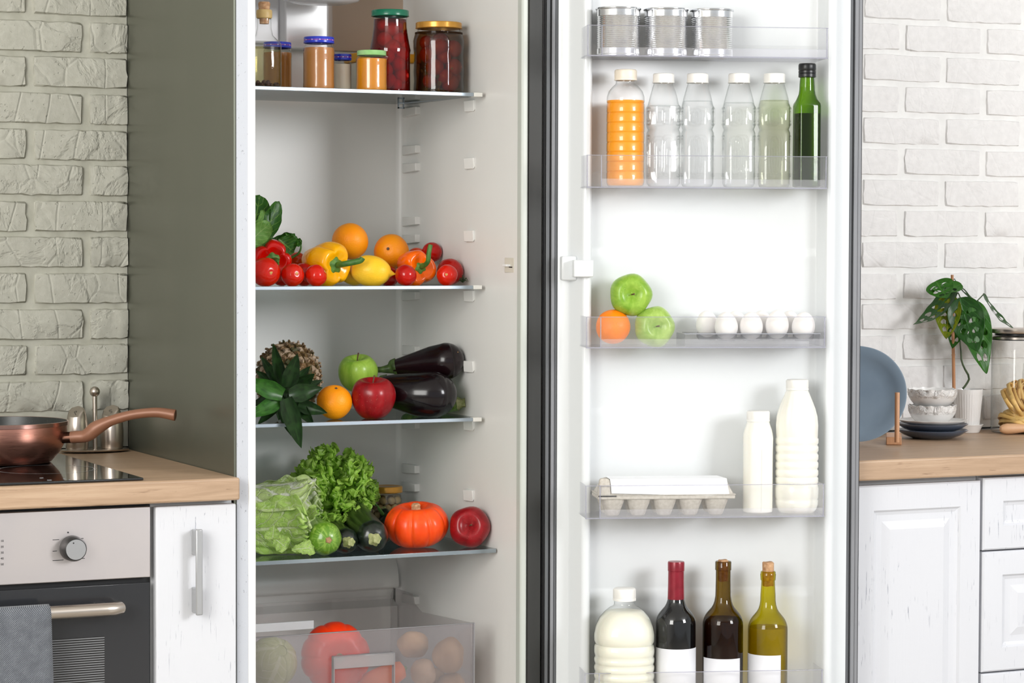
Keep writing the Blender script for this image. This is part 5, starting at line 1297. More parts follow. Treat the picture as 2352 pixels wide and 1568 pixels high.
# juice bottle
p = don(1436, -.062, fz[1]); k = mpp(p); hh = lambda py: (dpos(1436, py, -.062).z-fz[1])/k
Ht = hh(160)
b = thing('juice_bottle', 'plastic bottle of bright orange juice with cream cap', 'bottle', Matrix.Translation(p))
L_ = hh(231)
def body(R, h0, h1, n, g): 
    out = []
    for q in range(n):
        a = h0+(h1-h0)*q/n; d = (h1-h0)/n
        out += [(R, a+d*.08), (R, a+d*.80), (R-g, a+d*.9), (R, a+d*.99)]
    return out
pr = [(0, 1), (36, 0), (41, 3), (43.5, 10)]+body(43.5, 14, L_-4, 8, 1.2)+[(43.5, L_), (43, hh(222)), (39, hh(210)), (30, hh(199)), (24, hh(194)), (22.5, hh(191)), (22.5, hh(186)), (25.5, hh(185)), (25.5, hh(183.5)), (22, hh(183))]
obj('bottle_wall', MB().lathe(pr, 64, k=k), MT['pet'], b, ang=40)
pj = [(0, 2)]+[(r-1, z) for r, z in pr if 3 <= z < L_ and r > 30]+[(42.4, L_), (0, L_)]
jm = pm('orange_juice', '#ff9d00', '#ffa405', ns=10, rough=.35, sss=.25)
obj('juice', MB().lathe(pj, 64, k=k), jm, b, ang=50)
cap(b, k, hh(185), Ht, 25.5, MT['cap_cream'])
# four water bottles
def wbottle(px, y, lab, tint=None, rot=0, lv=228, sx=1.0, off=0):
    p = don(px, y, fz[1]); k = mpp(p); h = lambda py: (dpos(px, py, y).z-fz[1])/k
    t = thing('water_bottle', lab, 'bottle', Matrix.Translation(p) @ Matrix.Rotation(PHI+rot, 4, 'Z') @ Matrix.Diagonal((1, 1, 1, 1)), 'clear plastic bottles on the door')
    o_ = off
    Z = [(0, 1), (30, 0), (34, 2), (36, 8), (36.5, h(400)), (36.5, h(306)), (35, h(302)), (33.5, h(298)), (35, h(294)), (36.5, h(290)), (36.5, h(246)), (35.5, h(240)), (32, h(225)), (27, h(207)), (24, h(196)), (23, h(194)), (23, h(192)), (25.5, h(191.5)), (25.5, h(190)), (22, h(189.5))]
    f = sqf(.62, 6, h(243), 0)
    wm = MB().lathe(Z, 72, k=k, fn=f)
    # embossed frames on the four faces
    Rf = 36.6*k
    for fi in range(4):
        RM = Matrix.Rotation(fi*PI/2-PI/2, 4, 'Z')
        for (w_, za, zb, rd) in ((15, h(287), h(248), 1.1), (9, h(279), h(256), .9), (15, h(405), h(312), 1.1), (9, h(400), h(319), .9), (4, h(385), h(340), .8)):
            cs = []
            for a in range(25):
                an = a/24*2*PI; c, s_ = math.cos(an), math.sin(an); q = (abs(c)**5+abs(s_)**5)**-.2
                cs.append(RM @ V3((Rf*1.0, c*q*w_*k, ((za+zb)/2+s_*q*(zb-za)/2)*k)))
            wm.tube(cs, rd*1.7*k, 6, caps=False)
    obj('bottle_wall', wm, MT['pet'], t, ang=40)
    L = h(lv)
    zz_ = [(0, 2)]+[(r-1.4, z) for r, z in Z if 2 <= z < L and r > 20]
    # shoulder radius at the level
    rl_ = 36.5
    for (r0, a0), (r1, a1) in zip(Z, Z[1:]):
        if a0 <= L <= a1: rl_ = r0+(r1-r0)*(L-a0)/(a1-a0)
    zz_ += [(rl_-1.4, L), (0, L)]
    obj('water', MB().lathe(zz_, 64, k=k, fn=f), tint or MT['water'], t, ang=40)
    cap(t, k, h(191), h(169), 24.5, MT['cap'], False)
    obj('label_panel', MB().box(0, 0, 0, 0.0001, .0001, .0001), MT['pet'], t) if False else None
wbottle(1523, -.066, 'clear plastic water bottle right beside the orange juice', None, .15, 243)
wbottle(1601, -.066, 'clear plastic water bottle second from the orange juice', None, .0, 232)
wbottle(1696, -.066, 'clear plastic water bottle third from the orange juice, after the gap', None, .0, 236)
wbottle(1777, -.066, 'plastic bottle of slightly greenish water beside the olive oil', clear('greenish_water', '#f9faf0', '#dadcca', .5, .03, pw=2.5), -.1, 231)
# olive oil bottle
p = don(1852, -.066, fz[1]); k = mpp(p); h = lambda py: (dpos(1852, py, -.066).z-fz[1])/k
b = thing('oil_bottle', 'slim square dark green glass bottle of olive oil with black cap', 'bottle', Matrix.Translation(p) @ Matrix.Rotation(PHI+.12, 4, 'Z'))
gg = clear('green_bottle_glass', '#a4c654', '#25380e', 1.0, .03, pw=2.6)
f = sqf(.8, 2, h(238), 0)
Z = [(0, 1), (26, 0), (28.5, 3), (28.5, h(244)), (27.5, h(238)), (24, h(228)), (19.5, h(217)), (18, h(208)), (17, h(190)), (16, h(178)), (0, h(178))]
obj('bottle_glass', MB().lathe(Z, 64, k=k, fn=f), gg, b, ang=40)
obj('oil', MB().lathe([(0, 2), (25, 2), (27, 4), (27, h(261)), (0, h(261))], 64, k=k, fn=f), pm('dark_olive_oil', '#33300a', rough=.2), b, ang=40)
obj('cap', MB().lathe([(18.5, h(178)), (20, h(177)), (20, h(170)), (19, h(169)), (20, h(168)), (20, h(163)), (19, h(162)), (20, h(160)), (20, h(150)), (19, h(147)), (18, h(146)), (0, h(146))], 72, k=k, fn=lambda an, r, z: (r*(1+(.012*math.cos(30*an) if z > h(162) and r > 19 else 0)), z)), M_['black_plastic'], b, ang=30)
# fruit in the third bin
p = dpos(1408, 750, -.062); kq = mpp(p); orange(40*kq, p, toward(p, .3, -.5, -.5), 'orange in the left corner of the fruit and egg door bin', mat_=MT['orange_deep'], button=False, seed=7)
p = dpos(1502, 750, -.064); apple('apple', MT['green_apple2'], 46*kq, p, toward(p, .22, .02, .97), 'pale green apple beside the orange inside the door bin', stemlen=.1, seed=9)
p = dpos(1448, 677, -.058); apple('apple', MT['green_apple'], 48*kq, p, toward(p, .12, .03, 1), 'green apple resting on top of the orange and pale green apple', stemlen=.1, seed=10)
# eggs in a clear egg tray
zt_ = hit(1700, 765, -.08, MD).z
tr = thing('egg_tray', 'clear plastic egg tray lying in the fruit and egg door bin', 'egg tray', MD.copy())
xa, xb = hit(1580, 765, -.08, MD).x, hit(1876, 765, -.08, MD).x
rows = [(-.088, [1668, 1725.5, 1785, 1845.5]), (-.046, [1624, 1690, 1748, 1812])]
def loc_of(px, y): return on(px, y, zt_, MD)
mt_ = MB()
holes = [(loc_of(px, y).x, y) for y, L in rows for px in L]
mt_.grid(lambda u, v: (xa+(xb-xa)*u, -.108+.086*v, zt_), 120, 40, hole=lambda u, v: any((xa+(xb-xa)*u-hx)**2+(-.108+.086*v-hy)**2 < .0192**2 for hx, hy in holes))
obj('tray_plate', mt_, M_['tray'], tr, solid=.0012, ang=60)
m = MB()
for hx, hy in holes: m.lathe([(.0195, 0), (.0195, -.006), (.0165, -.012), (.0160, -.012), (.0188, -.006), (.0188, 0)], 32, M=Matrix.Translation((hx, hy, zt_)))
for k_, (hx, hy) in enumerate(holes):
    obj('egg_cup', MB().lathe([(.0198, .0005), (.0190, -.008), (.015, -.014), (.0145, -.014), (.0185, -.008), (.0192, .0005)], 28, M=Matrix.Translation((hx, hy, zt_))), M_['tray'], tr, ang=60)
m = MB(); m.box(xa-.012, -.1085, fz[2], xa-.0105, -.03, zt_); m.box(xb-.002, -.1085, fz[2], xb, -.03, zt_)
obj('tray_leg', m, M_['tray'], tr, smooth=False)
m = MB(); m.box(xa-.012, -.1092, zt_-.0008, xb, -.1078, zt_+.0008)
obj('tray_rim', m, pm('grey_tray_rim', '#9a9ca5', rough=.2, spec=.6), tr, smooth=False)
lb = [['white egg at the left end of the front row, beside a back egg', 'white egg second in the front row of the egg tray', 'tallest white egg, third in the front row of the tray', 'white egg at the right end of the front row'],
      ['white egg in the back row standing clear at the left end of the tray', 'white egg in the back row behind the first two front eggs', 'white egg in the back row behind the second and third front eggs', 'white egg in the back row behind the tallest egg']]
eggm = mesh('egg', blob(1, 1, n=36, m=26, taper=-.10), MT['egg'], True, 0)
for ri, (y, L) in enumerate(rows):
    for ci, px in enumerate(L):
        q = on(px, y, zt_+(.0140 if not (ri == 0 and ci == 2) else .0165)+(.002 if ri == 1 else 0), MD); kk = mpp(q, MD)
        o = bpy.data.objects.new('egg', eggm); C.objects.link(o); r = (26.5 if ri == 0 else 25.5)*kk
        o.matrix_basis = MD @ Matrix.Translation(q) @ Euler((.05*ci, .06*(ci-1), 0)).to_matrix().to_4x4() @ Matrix.Diagonal((r, r, r*(1.2 if not (ri == 0 and ci == 2) else 1.26), 1))
        tag(o, lb[ri][ci], 'egg', 'white eggs in the egg tray')
# egg carton
pulp = pm('grey_paper_pulp', '#cdc7be', '#bdb6ab', ns=180, rough=.9, bump=.4, bs=240, bd=.001)
zc0 = fz[3]
ec = thing('egg_carton', 'grey pulp egg carton with blank white label in the milk door bin', 'egg carton', MD.copy())
xl, xr = on(1372, -.1, zc0, MD).x, on(1680, -.1, zc0, MD).x
zfl = hit(1500, 1146, -.113, MD).z; zft = hit(1500, 1138, -.113, MD).z
n = 5; cw = (xr-xl-.008)/n
for r_ in range(2):
    for c_ in range(n):
        cx = xl+.004+cw*(c_+.5); cy = -.0925+r_*.046
        m = MB().lathe([(0, zc0+.0005), (.0105, zc0), (.0135, zc0+.002), (.0215, zfl+.001)], 32, fn=lambda an, r, z: (r*(1-.06*abs(math.cos(2*an))) if r < .02 else min(r*1.08/max(abs(math.cos(an)), abs(math.sin(an)))*.92, r*1.22), z), M=Matrix.Translation((cx, cy, 0)))
        obj('cup', m, pulp, ec, ang=60)
obj('tray_flange', MB().box(xl-.001, -.1165, zfl, xr+.0035, -.0245, zft+.0005), pulp, ec, bevel=.0015)
# lid with sloping sides
zlt = hit(1500, 1101, -.095, MD).z
bl = [(xl+.002, -.1150, zft+.0008), (xr+.002, -.1150, zft+.0008), (xr+.002, -.026, zft+.0008), (xl+.002, -.026, zft+.0008)]
tl = [(xl+.018, -.098, zlt), (xr-.010, -.098, zlt), (xr-.012, -.040, zlt), (xl+.018, -.040, zlt)]
obj('carton_lid', MB().hexa(bl, tl), pulp, ec, bevel=.004, bseg=3)
obj('lid_flange', MB().box(xl-.001, -.1175, zft+.0006, xr+.0045, -.0235, zft+.0022), pulp, ec, bevel=.0006)
a = on(1372, -.112, zft, MD); 
cl_ = MB().hexa([(xl-.002, -.1175, zft), (xl+.0225, -.1175, zft), (xl+.0225, -.096, zft), (xl-.002, -.096, zft)], [(xl+.002, -.112, zlt+.0045), (xl+.021, -.112, zlt+.0035), (xl+.019, -.098, zlt+.0035), (xl+.004, -.098, zlt+.0045)])
obj('carton_latch', cl_, pulp, ec, bevel=.004, bseg=3)
lm_ = MB()
x0_, x1_ = xl+.0235, xr-.007
P0 = [(x0_, -.1160, zft+.0050), (x1_, -.1160, zft-.0015), (x1_-.002, -.0985, zlt+.0014), (x0_-.0005, -.0985, zlt+.0014), (x1_-.009, -.046, zlt+.0018), (x0_-.0005, -.046, zlt+.0018)]
lm_.add(P0, [(0, 1, 2, 3), (3, 2, 4, 5)])
o_ = obj('paper_label', lm_, pm('white_paper', '#f7f8fb', rough=.7), ec, smooth=False, solid=.0006); o_['label'] = 'blank white paper label'
obj('black_print', MB().box(xl-.001, -.1180, zft-.0010, xl+.032, -.1176, zft+.0012), M_['black_print'], ec, smooth=False)
# milk bottles
milk = pm('milk_plastic', '#f0eee4', '#f2f0e6', ns=10, rough=.22, sss=.15, coat=.3)
p = don(1740, -.066, fz[3]); k = mpp(p); h = lambda py: (dpos(1740, py, -.066).z-fz[3])/k
b = thing('milk_bottle', 'small smooth white milk bottle beside the tall ribbed one', 'bottle', Matrix.Translation(p) @ Matrix.Rotation(PHI+.1, 4, 'Z'))
Z = [(0, 1), (29, 0), (33, 3), (33.5, 12), (33.5, h(1040)), (34, h(1005)), (33.5, h(995)), (31, h(985)), (27, h(974)), (25.5, h(968)), (25, h(966)), (0, h(966))]
obj('bottle_body', MB().lathe(Z, 64, k=k, fn=sqf(.25, 2, h(1000))), milk, b, ang=50)
m = MB(); 
for an in (-1.62, -2.3): m.tube([(math.cos(an)*33.6*k, math.sin(an)*33.6*k, 6*k), (math.cos(an)*33.8*k, math.sin(an)*33.8*k, h(1030)*k)], .7*k, 6)
obj('mould_seam', m, milk, b)
cap(b, k, h(967), h(943), 26, MT['cap'])
p = don(1829, -.066, fz[3]); k = mpp(p); h = lambda py: (dpos(1829, py, -.066).z-fz[3])/k
b = thing('milk_bottle', 'tall white milk bottle with ribbed lower body', 'bottle', Matrix.Translation(p) @ Matrix.Rotation(PHI, 4, 'Z'))
Z = [(0, 3), (30, 1), (40, 0), (46, 8), (49, 18), (49.5, 28), (48, h(1145)), (50, h(1141)), (50.5, h(1120)), (49, h(1116)), (49, h(1113))]
yy_ = [1110, 1093, 1075, 1057, 1038, 1020]
for q in yy_: Z += [(47, h(q+.5)), (49.5, h(q-4)), (49.5, h(q-13)), (47.6, h(q-16))]
Z += [(48, h(1000)), (48.5, h(975)), (46.5, h(955)), (42, h(938)), (35, h(920)), (28, h(903)), (25, h(896)), (24.5, h(894)), (0, h(894))]
def mf(an, r, z):
    if h(985) < z < h(905): return r*(1+.010*math.cos(16*an)), z
    if z < 26: return r*(1-.05*(1-z/26)*abs(math.cos(3*an))**6), z
    return r, z
obj('bottle_body', MB().lathe(Z, 96, k=k, fn=mf), milk, b, ang=60)
cap(b, k, h(895), h(871), 25.5, MT['cap'])
# lowest bin: big milk bottle and wine
p = don(1433, -.074, fz[4]); k = mpp(p); h = lambda py: (dpos(1433, py, -.074).z-fz[4])/k
b = thing('milk_bottle', 'large clear bottle full of milk beside the red capsuled wine', 'bottle', Matrix.Translation(p) @ Matrix.Rotation(PHI+.25, 4, 'Z'))
Z = [(0, 1), (60, 0), (66, 5), (68, 20)]
for q in (1590, 1572, 1554, 1536, 1518): Z += [(69.5, h(q)), (70, h(q-8)), (67.5, h(q-13)), (69, h(q-17))]
Z += [(70, h(1495)), (69.5, h(1482)), (66.5, h(1477)), (70, h(1470)), (70, h(1455)), (66, h(1436)), (57, h(1417)), (45, h(1403)), (34, h(1394)), (26, h(1390)), (24, h(1387)), (24, h(1380)), (25.5, h(1378)), (25, h(1376)), (23, h(1375))]
f = sqf(.22, 4, h(1420), .3)
obj('bottle_wall', MB().lathe(Z, 80, k=k, fn=f), MT['pet'], b, ang=50)
zl = h(1403); Zm = [(0, 2)]+[(r-1.2, z) for r, z in Z if 1 < z < zl and r > 30]+[(44, zl), (0, zl)]
obj('milk', MB().lathe(Zm, 80, k=k, fn=f), pm('milk', '#f3f1e0', rough=.4, sss=.2), b, ang=50)
cap(b, k, h(1378), h(1350), 26, MT['cap'])
def wine(px, lab, glass_, prof, y=-.07, lvl=None, wine_m=None, label_y=None, lr=(0, 0), rotl=0, caps=None, cork=None, rw=46):
    p = don(px, y, fz[4]); k = mpp(p); h = lambda py: (dpos(px, py, y).z-fz[4])/k
    b = thing('wine_bottle', lab, 'bottle', Matrix.Translation(p))
    Z = [(0, 6), (30, 0), (rw-3, 0), (rw, 4)]+[(r, h(q)) for q, r in prof]
    obj('bottle_glass', MB().lathe(Z, 72, k=k), glass_, b, ang=40)
    if wine_m:
        L = h(lvl); W = [(0, 8), (rw-3, 5)]+[(r-1.6, h(q)) for q, r in prof if h(q) < L and r > 8]
        rr = W[-1][0]
        for (q0, r0), (q1, r1) in zip(prof, prof[1:]):
            if h(q0) <= L <= h(q1): rr = (r0+(r1-r0)*(L-h(q0))/(h(q1)-h(q0)))-1.6
        W += [(rr, L), (0, L)]
        obj('wine', MB().lathe(W, 64, k=k), wine_m, b, ang=50)
    zt__ = h(label_y); a0, a1 = lr
    d0 = math.atan2((O-p).y, (O-p).x)
    lm = MB(); lm.grid(lambda u, v: ((rw+.25)*k*math.cos(d0+a0+(a1-a0)*u), (rw+.25)*k*math.sin(d0+a0+(a1-a0)*u), (25+(zt__-25)*v)*k), 30, 1)
    o = obj('paper_label', lm, bpy.data.materials['label_paper'], b, ang=0, solid=.0003); o['label'] = 'blank pale grey paper label'
    if caps:
        o = obj('capsule', MB().lathe([(r, h(q)) for q, r in caps]+[(0, h(caps[-1][0])+.5)], 56, k=k), bpy.data.materials['burgundy_capsule'], b, ang=40); o['label'] = 'burgundy red capsule'
    if cork:
        q0, q1, r = cork
        obj('cork', MB().lathe([(r*.95, h(q0)), (r, h((q0+q1)/2)), (r*1.02, h(q1)-1.5), (r*.85, h(q1)), (0, h(q1)-1)], 24, k=k, fn=lambda an, r, z: (r*(1+.04*math.sin(5*an)), z+.6*math.sin(3*an))), MT['cork'], b, ang=60)
    return b
pm('label_paper', '#e3e3e8', rough=.6); pm('burgundy_capsule', '#7c1424', '#8c1a2c', ns=60, rough=.28, metal=.15, bump=.1, bs=60)
shoulder = lambda y0, rb, rn, yn: [(y0, rb), (y0-7, rb*.988), (y0-15, rb*.94), (y0-22, rb*.87), (y0-28, rb*.78), (y0-34, rb*.67), (y0-40, rb*.56), (y0-47, rb*.475), (y0-55, rb*.42), (y0-66, (rb*.39+rn)/2), (yn, rn)]
wine(1551, 'dark red wine bottle with burgundy capsule and white label', pm('black_wine_glass', '#0a0b0d', rough=.07, spec=.6, coat=.3), [(1500, 46)]+shoulder(1432, 46, 17.6, 1352)+[(1330, 17.2), (1292, 17)], label_y=1484, lr=(-1.45, 1.5),
     caps=[(1375, 19.2), (1340, 18.4), (1311, 18.2), (1310, 19.1), (1292, 19.3), (1289, 18.3)])
wine(1659, 'brown wine bottle with cork sunk in the neck and white label', clear('brown_bottle_glass', '#b09a50', '#332a12', 1.0, .03, pw=2.4), [(1500, 46.5)]+shoulder(1434, 46.5, 17.5, 1354)+[(1330, 17), (1309, 17), (1308, 18.5), (1290, 18.5), (1288, 17), (1288, 13)], label_y=1506, lr=(-1.2, 1.0), rotl=0, lvl=1419,
     wine_m=clear('brown_white_wine', '#c4a264', '#6c5026', .3, .1), cork=(1334, 1285, 11.5), rw=46.5)
o = [o for o in bpy.data.objects if o.get('label', '').startswith('brown wine')][0]
wine(1762, 'yellow-green wine bottle with crumbled cork standing proud', clear('olive_bottle_glass', '#e0d650', '#6a6010', 1.0, .03, pw=3), [(1500, 45.5)]+shoulder(1444, 45.5, 17.3, 1365)+[(1345, 16), (1333, 15.5), (1331, 17.2), (1318, 18), (1316, 17), (1313, 17.2), (1311, 15.5), (1311, 13)], label_y=1498, lr=(-1.5, .72), lvl=1439, rw=45.5,
     wine_m=clear('golden_wine', '#fdf6c8', '#c8ba66', .3, .1), cork=(1345, 1290, 13))

# ================================================================= RIGHT WORKTOP
# plate rack with blue grey plate
bluegrey = pm('blue_grey_glaze', '#8496a8', '#8c9eaf', ns=12, rough=.25, coat=.3)
darkblue = pm('dark_slate_glaze', '#4b5566', '#515c6d', ns=12, rough=.25, coat=.3)
p = pos(1973, 908, .172); k = mpp(p); p.z = CT+.0015+110*k
d = toward(p, -.10, .16, 1)
def plate_mesh(R, H, rimw=.3, scal=0):
    return MB().lathe([(0, 0), (R*.55, 0), (R*.6, H*.08), (R*.8, H*.42), (R*1.0, H), (R*1.005, H*1.08), (R*.98, H*1.13), (R*.78, H*.58), (R*.62, H*.3), (R*.5, H*.25), (0, H*.25)], 96, fn=(lambda a, r, z: (r*(1+scal*math.cos(12*a)*(r/R)**6), z+scal*R*.4*math.cos(12*a)*(r/R)**8)) if scal else None)
o = obj('dinner_plate', plate_mesh(110*k, .017), bluegrey, M=Matrix.Translation(p) @ axis_to(d), ang=60); tag(o, 'large blue-grey plate standing upright in the wooden rack', 'plate')
q = p-d*.022+V3((-.010, 0, .006))
o = obj('dinner_plate', plate_mesh(109*k, .017), bluegrey, M=Matrix.Translation(q) @ axis_to(d), ang=60); tag(o, 'blue-grey plate in the rack just behind the front plate', 'plate')
rk = thing('plate_rack', 'small light wooden plate rack with round pegs at the worktop edge', 'plate rack', T((0, 0, 0)))
a = hitz(2040, 1026, CT); 
w3 = (Matrix.Translation(hitz(2053, 1020, CT)) @ Matrix.Rotation(math.atan2(.75, .5), 4, 'Z'))
k = mpp(hitz(2053, 1020, CT))
obj('rack_foot', MB().box(-.022, -.0155, .0003, .10, .0155, .0165), M_['beech'], rk, bevel=.0015, M=w3)
obj('rack_foot', MB().box(-.022, -.012, .0003, .10, .012, .0165), M_['beech'], rk, bevel=.0015, M=Matrix.Translation((-.16, .02, 0)) @ w3)
b0 = hitz(2060, 1013, CT+.016); h_ = hit(2058, 901, b0.y).z
obj('peg', MB().lathe([(5.5*k, .014), (5.5*k, h_-CT-.001), (4.9*k, h_-CT), (0, h_-CT)], 18, M=Matrix.Translation((b0.x, b0.y, CT))), M_['beech'], rk, ang=50)
obj('peg', MB().lathe([(5.5*k, .014), (5.5*k, h_-CT-.001), (0, h_-CT)], 18, M=Matrix.Translation((b0.x-.16, b0.y+.02, CT))), M_['beech'], rk, ang=50)
# stack of plates with bowls
white = pm('white_ceramic', '#eeecea', '#e8e6e3', ns=20, rough=.2, coat=.4)
def relief_mat():
    t = NT('relief_ceramic'); v = t.coord((1, 1, 1)); n = t.vor(v, 75, 'SMOOTH_F1'); n2 = t.noise(v, 60, 3, .6, 2.0)
    return t.pbr('#ebe8e5', .22, 0, t.bump(t.math('ADD', n, t.math('MULTIPLY', n2, .7)), 1.0, .009), .4, .5)
relief = relief_mat()
s0 = on(2141, .235, CT+.0006); k = mpp(s0)
zc = 0.0006
def stack(name, mb, mt_, z, lab, cat, group=None):
    o = obj(name, mb, mt_, M=Matrix.Translation((s0.x, s0.y, CT+z)), ang=60); tag(o, lab, cat, group); return o
R = 81*k
stack('plate', plate_mesh(R, .0165), darkblue, .0006, 'dark slate blue plate at the bottom of the plate stack', 'plate', 'plates stacked under the bowls')
stack('plate', plate_mesh(R, .0165), darkblue, .0136, 'dark slate blue plate in the middle of the stack under the white plate', 'plate', 'plates stacked under the bowls')
stack('plate', plate_mesh(R*.98, .012, scal=.012), white, .0266, 'white scalloped plate on top of the plate stack, under the bowls', 'plate', 'plates stacked under the bowls')
def bowl(z, lab, R):
    t = thing('bowl', lab, 'bowl', Matrix.Translation((s0.x-.0005, s0.y, CT+z)), 'white relief bowls')
    f = lambda a, r, zz: (r*(1+.012*math.cos(14*a)*(zz/.036)**3 if zz > 0 else r/r if r else 1), zz+(.0012*math.cos(14*a) if zz > .034 else 0)) if r else (r, zz)
    obj('bowl_body', MB().lathe([(0, .0), (R*.5, 0), (R*.55, .001), (R*.72, .007), (R*.86, .015), (R*.94, .022)], 72), white, t, ang=60)
    obj('relief_band', MB().lathe([(R*.94, .022), (R*.985, .027), (R*1.0, .033), (R*.995, .037), (R*1.0, .040)], 96, fn=lambda a, r, zz: (r*(1+(.02*math.cos(14*a) if zz > .036 else 0)+.012*math.sin(23*a)*math.sin(zz*700)), zz+(.0010*math.cos(14*a) if zz > .036 else 0))), relief, t, ang=60)
    obj('bowl_inside', MB().lathe([(R*1.0, .040), (R*.97, .0405), (R*.93, .030), (R*.8, .016), (R*.5, .007), (0, .005)], 96, fn=lambda a, r, zz: (r*(1+(.02*math.cos(14*a) if zz > .036 else 0)), zz+(.0010*math.cos(14*a) if zz > .036 else 0))), white, t, ang=60)
bowl(.0300, 'lower white relief bowl standing on the plates', 55*k)
bowl(.0640, 'upper white relief bowl nested in the lower bowl', 56.5*k)
# potted plant
pc_ = on(2222, .345, CT); k = mpp(pc_)
h = lambda py: (hit(2222, py, .345).z-CT)
pt = thing('potted_plant', 'swiss cheese vine in a ribbed white pot tied to a cane', 'potted plant', Matrix.Translation(pc_))
zr = h(893)
obj('saucer', MB().lathe([(0, .0005), (27*k, .0005), (35*k, .017), (36*k, .017), (36*k, .0185), (34*k, .0185), (26*k, .004), (0, .004)], 48), white, pt, ang=50)
obj('pot', MB().lathe([(0, .004), (25*k, .004), (26*k, .008), (33*k, zr-.012), (33.5*k, zr-.010), (34*k, zr), (32.5*k, zr), (31*k, zr-.008), (0, zr-.008)], 120, fn=lambda a, r, z: (r*(1+(.022*math.cos(34*a) if .006 < z < zr-.011 and r > 20*k else 0)), z)), white, pt, ang=60)
obj('soil', MB().lathe([(31*k, zr-.006), (20*k, zr-.003), (0, zr-.002)], 30, fn=lambda a, r, z: (r, z+.001*math.sin(a*7+r*900))), pm('potting_soil', '#4a3c34', '#2c2420', ns=200, rough=.95, bump=.8, bs=300), pt)
a = rel(2186, 890, .335, pc_); b = rel(2187, 631, .335, pc_)
a = V3((a.x, a.y, zr-.006)) ; a = rel(2191, 897, .335, pc_)
obj('cane', MB().tube([a, a.lerp(b, .3), a.lerp(b, .31), a.lerp(b, .32), b], [3.9*k, 3.7*k, 4.4*k, 3.7*k, 3.4*k], 12), M_['stickwood'], pt)
M_['vine'] = pm('vine_stem', '#3a4a34', '#4f5f40', ns=60, rough=.5)
st = [rel(2211, 893, .345, pc_), rel(2221, 880, .34, pc_), rel(2226, 866, .335, pc_), rel(2215, 845, .33, pc_), rel(2208, 825, .33, pc_), rel(2206, 790, .33, pc_), rel(2197, 740, .335, pc_), rel(2196, 690, .33, pc_), rel(2194, 650, .33, pc_)]
obj('vine', stem_mesh(st, [2.6*k, 2.4*k, 2.6*k, 2.2*k, 2.2*k, 1.8*k, 1.6*k, 1.5*k, 1.3*k]), M_['vine'], pt)
MT['mon'] = leaf_mat('vine_leaf', '#153e0c', '#235812', '#33701e', .03, 6, .9, .3, .5, .2, .35, 30)
MT['mon2'] = leaf_mat('yellowing_vine_leaf', '#5f8a18', '#9a9a24', '#c2b04a', .03, 6, .9, .35, .5, .35, .35, 30)
MT['mon3'] = leaf_mat('light_vine_leaf', '#2c6418', '#3f7c24', '#5a9438', .03, 6, .9, .32, .5, .3, .35, 30)
def vhole(n, w0, seed):
    hs = []
    rr = random.Random(seed)
    for s in (-1, 1):
        for i in range(n):
            cu_ = .14+.70*(i+.5)/n+(.02 if s > 0 else 0); cv = .5+s*(.17+.03*rr.random()); hs.append((cu_, cv, .17/n+.012*rr.random(), .13+.04*rr.random(), s))
    def f(u, v):
        for (a, b, ru, rv, s) in hs:
            du = (u-a)-abs(v-b)*.25+.0; dv = v-b
            if (du/ru)**2+(dv/rv)**2 < 1: return True
        return False
    return f
sh_mon = lambda s: (math.sin(PI*min(1, s**.62))**.75 if 0 < s < 1 else 0)*1.0
def mleaf(a, b, W, mt, face, bend, sd, nh=5, ya=.33, yb=.30, holes=True):
    A = rel(a[0], a[1], ya, pc_); B = rel(b[0], b[1], yb, pc_)
    fd = toward(pos(2200, 750, .33), face[0], face[1], face[2])
    leaf_to(pt, 'leaf', A, B, W*k, MT[mt], fd, bend, sh_mon, .12, .0012, 1.5, sd, nu=90, nv=60, hole=vhole(nh, 1, sd) if holes else None, solid=.0005)
mleaf((2205, 683), (2245, 808), 41, 'mon', (.1, .15, 1), .5, 1, 4, .31, .27)
mleaf((2232, 690), (2266, 858), 37, 'mon3', (.35, .1, .9), .4, 2, 4, .325, .30)
mleaf((2240, 700), (2273, 820), 22, 'mon3', (.6, .2, .8), .3, 12, 4, .335, .33, False)
mleaf((2178, 678), (2174, 778), 31, 'mon2', (-.2, .1, 1), .5, 3, 4, .33, .31)
mleaf((2190, 655), (2098, 745), 26, 'mon', (-.3, .9, .7), 1.0, 4, 4, .325, .30)
mleaf((2150, 645), (2176, 684), 33, 'mon3', (0, .6, .8), .4, 5, 3, .315, .28)
mleaf((2208, 652), (2140, 665), 20, 'mon3', (0, .7, .7), .6, 15, 3, .315, .30)
mleaf((2192, 640), (2247, 692), 13, 'mon', (.3, .9, .3), .8, 6, 3, .33, .32)
mleaf((2258, 674), (2338, 760), 19, 'mon', (.5, .8, .4), .7, 7, 4, .33, .30)
mleaf((2205, 700), (2188, 800), 26, 'mon3', (-.1, .1, 1), .4, 9, 4, .335, .33)
for (a, b, c) in (((2196, 690), (2225, 705), (2260, 675)), ((2196, 680), (2200, 672), (2206, 684)), ((2196, 665), (2190, 660), (2178, 678)), ((2195, 655), (2215, 665), (2234, 690))):
    obj('leaf_stalk', stem_mesh([rel(*a, .335, pc_), rel(*b, .325, pc_), rel(*c, .33, pc_)], [1.5*k, 1.5*k, 1.3*k]), M_['vine'], pt)
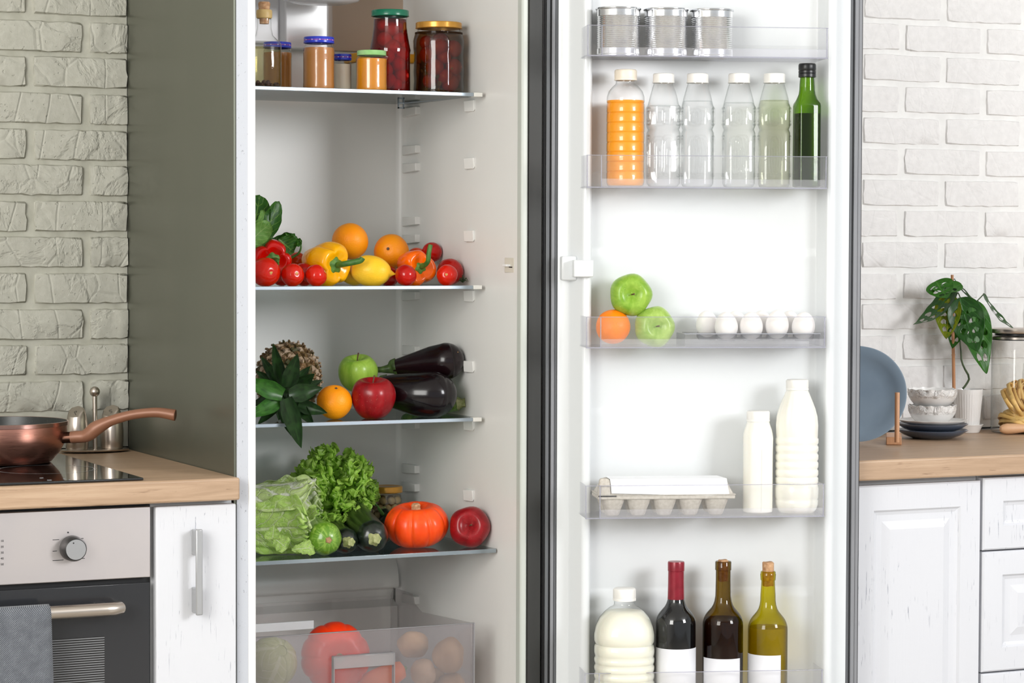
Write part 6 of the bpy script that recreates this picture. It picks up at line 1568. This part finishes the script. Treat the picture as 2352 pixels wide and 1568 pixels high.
# pasta jar
jc = on(2337, .30, CT+.0006); k = mpp(jc); h = lambda py: (hit(2337, py, .30).z-CT-.0006)
jr_ = thing('storage_jar', 'clear glass storage jar of pasta nests with steel lid', 'jar', Matrix.Translation(jc))
obj('glass', MB().lathe([(0, 0), (57*k, 0), (60*k, .002), (61*k, .006), (61*k, h(790)), (59*k, h(785)), (58*k, h(778))], 64), clear('storage_glass', '#f7f7f5', '#a9aba8', 1.2, .02, pw=3), jr_, ang=50)
obj('steel_lid', MB().lathe([(58*k, h(765)), (63*k, h(764)), (64*k, h(762)), (64*k, h(755)), (62*k, h(753.5)), (0, h(753))], 64), M_['steel2'], jr_, ang=40)
obj('seal_ring', MB().lathe([(50*k, h(770)), (54*k, h(770)), (54*k, h(765)), (50*k, h(764.5))], 48), M_['black_plastic'], jr_, ang=40)
obj('seal_ring', MB().lathe([(57*k, h(779)), (60*k, h(778)), (60*k, h(773)), (57*k, h(772)), (0, h(772))], 48), M_['steel2'], jr_, ang=40)
obj('seal_ring', MB().lathe([(57*k, h(780.5)), (60*k, h(780)), (59.5*k, h(777.5)), (57*k, h(777))], 48), M_['black_plastic'], jr_, ang=40)
pasta = pm('egg_pasta', '#e2b568', '#ecc47c', ns=50, rough=.5, sss=.1)
rp = random.Random(9)
def nest(c, R, tilt, lab, sd):
    t = thing('pasta_nest', lab, 'pasta', Matrix.Translation(c) @ Euler(tilt).to_matrix().to_4x4(), 'pasta nests in the storage jar')
    for i in range(17):
        r0 = R*(.34+.042*i); pts = []; m = MB(); ph = rp.uniform(0, 6); zz = rp.uniform(-.012, .012)
        n = 40; tl = rp.uniform(-.5, .5); t2 = rp.uniform(-.5, .5)
        def f(u, v):
            a = ph+u*5.4; r = r0*(1+.08*math.sin(3*a+ph)); z = zz+r*(.4*math.sin(a+ph)*tl+.25*math.cos(a)*t2)+(v-.5)*.0085
            return (r*math.cos(a), r*math.sin(a), z)
        m.grid(f, n, 2); obj('pasta_ribbon', m, pasta, t, ang=0, solid=.0012)
nest(jc+V3((-.012, -.014, .068)), .040, (.9, .6, .3), 'upper left nest of ribbon pasta against the jar glass', 1)
nest(jc+V3((.014, .006, .074)), .038, (1.2, -.5, .8), 'upper right nest of ribbon pasta in the jar', 2)
nest(jc+V3((-.008, -.014, .024)), .041, (.35, .2, 1.3), 'lower nest of ribbon pasta lying flat at the front', 3)
nest(jc+V3((.014, .010, .030)), .038, (.2, .3, 2), 'lower back nest of ribbon pasta in the jar', 4)
# wooden rolling pin handle lying in front
a = hitz(2298, 985, CT+.012); b = a+V3((.16, -.045, .004))
rpn = thing('wooden_rolling_pin', 'wooden rolling pin lying before the pasta jar, rounded handle showing', 'rolling pin', Matrix.Translation(a))
kk = mpp(a); dv = (b-a)
n = dv.normalized()
obj('handle', MB().tube([n*(-.002), n*0, n*.006, n*.014, n*.03, n*.052, n*.06], [.001, 7*kk, 10.5*kk, 12.5*kk, 12*kk, 9.5*kk, 8*kk], 24), pm('pale_turned_wood', '#c99a72', '#d4a880', ns=30, rough=.5), rpn)
obj('roller', MB().tube([n*.06, n*.061, n*.064, n*.24], [.008, .017, .019, .019], 32), bpy.data.materials['pale_turned_wood'], rpn)
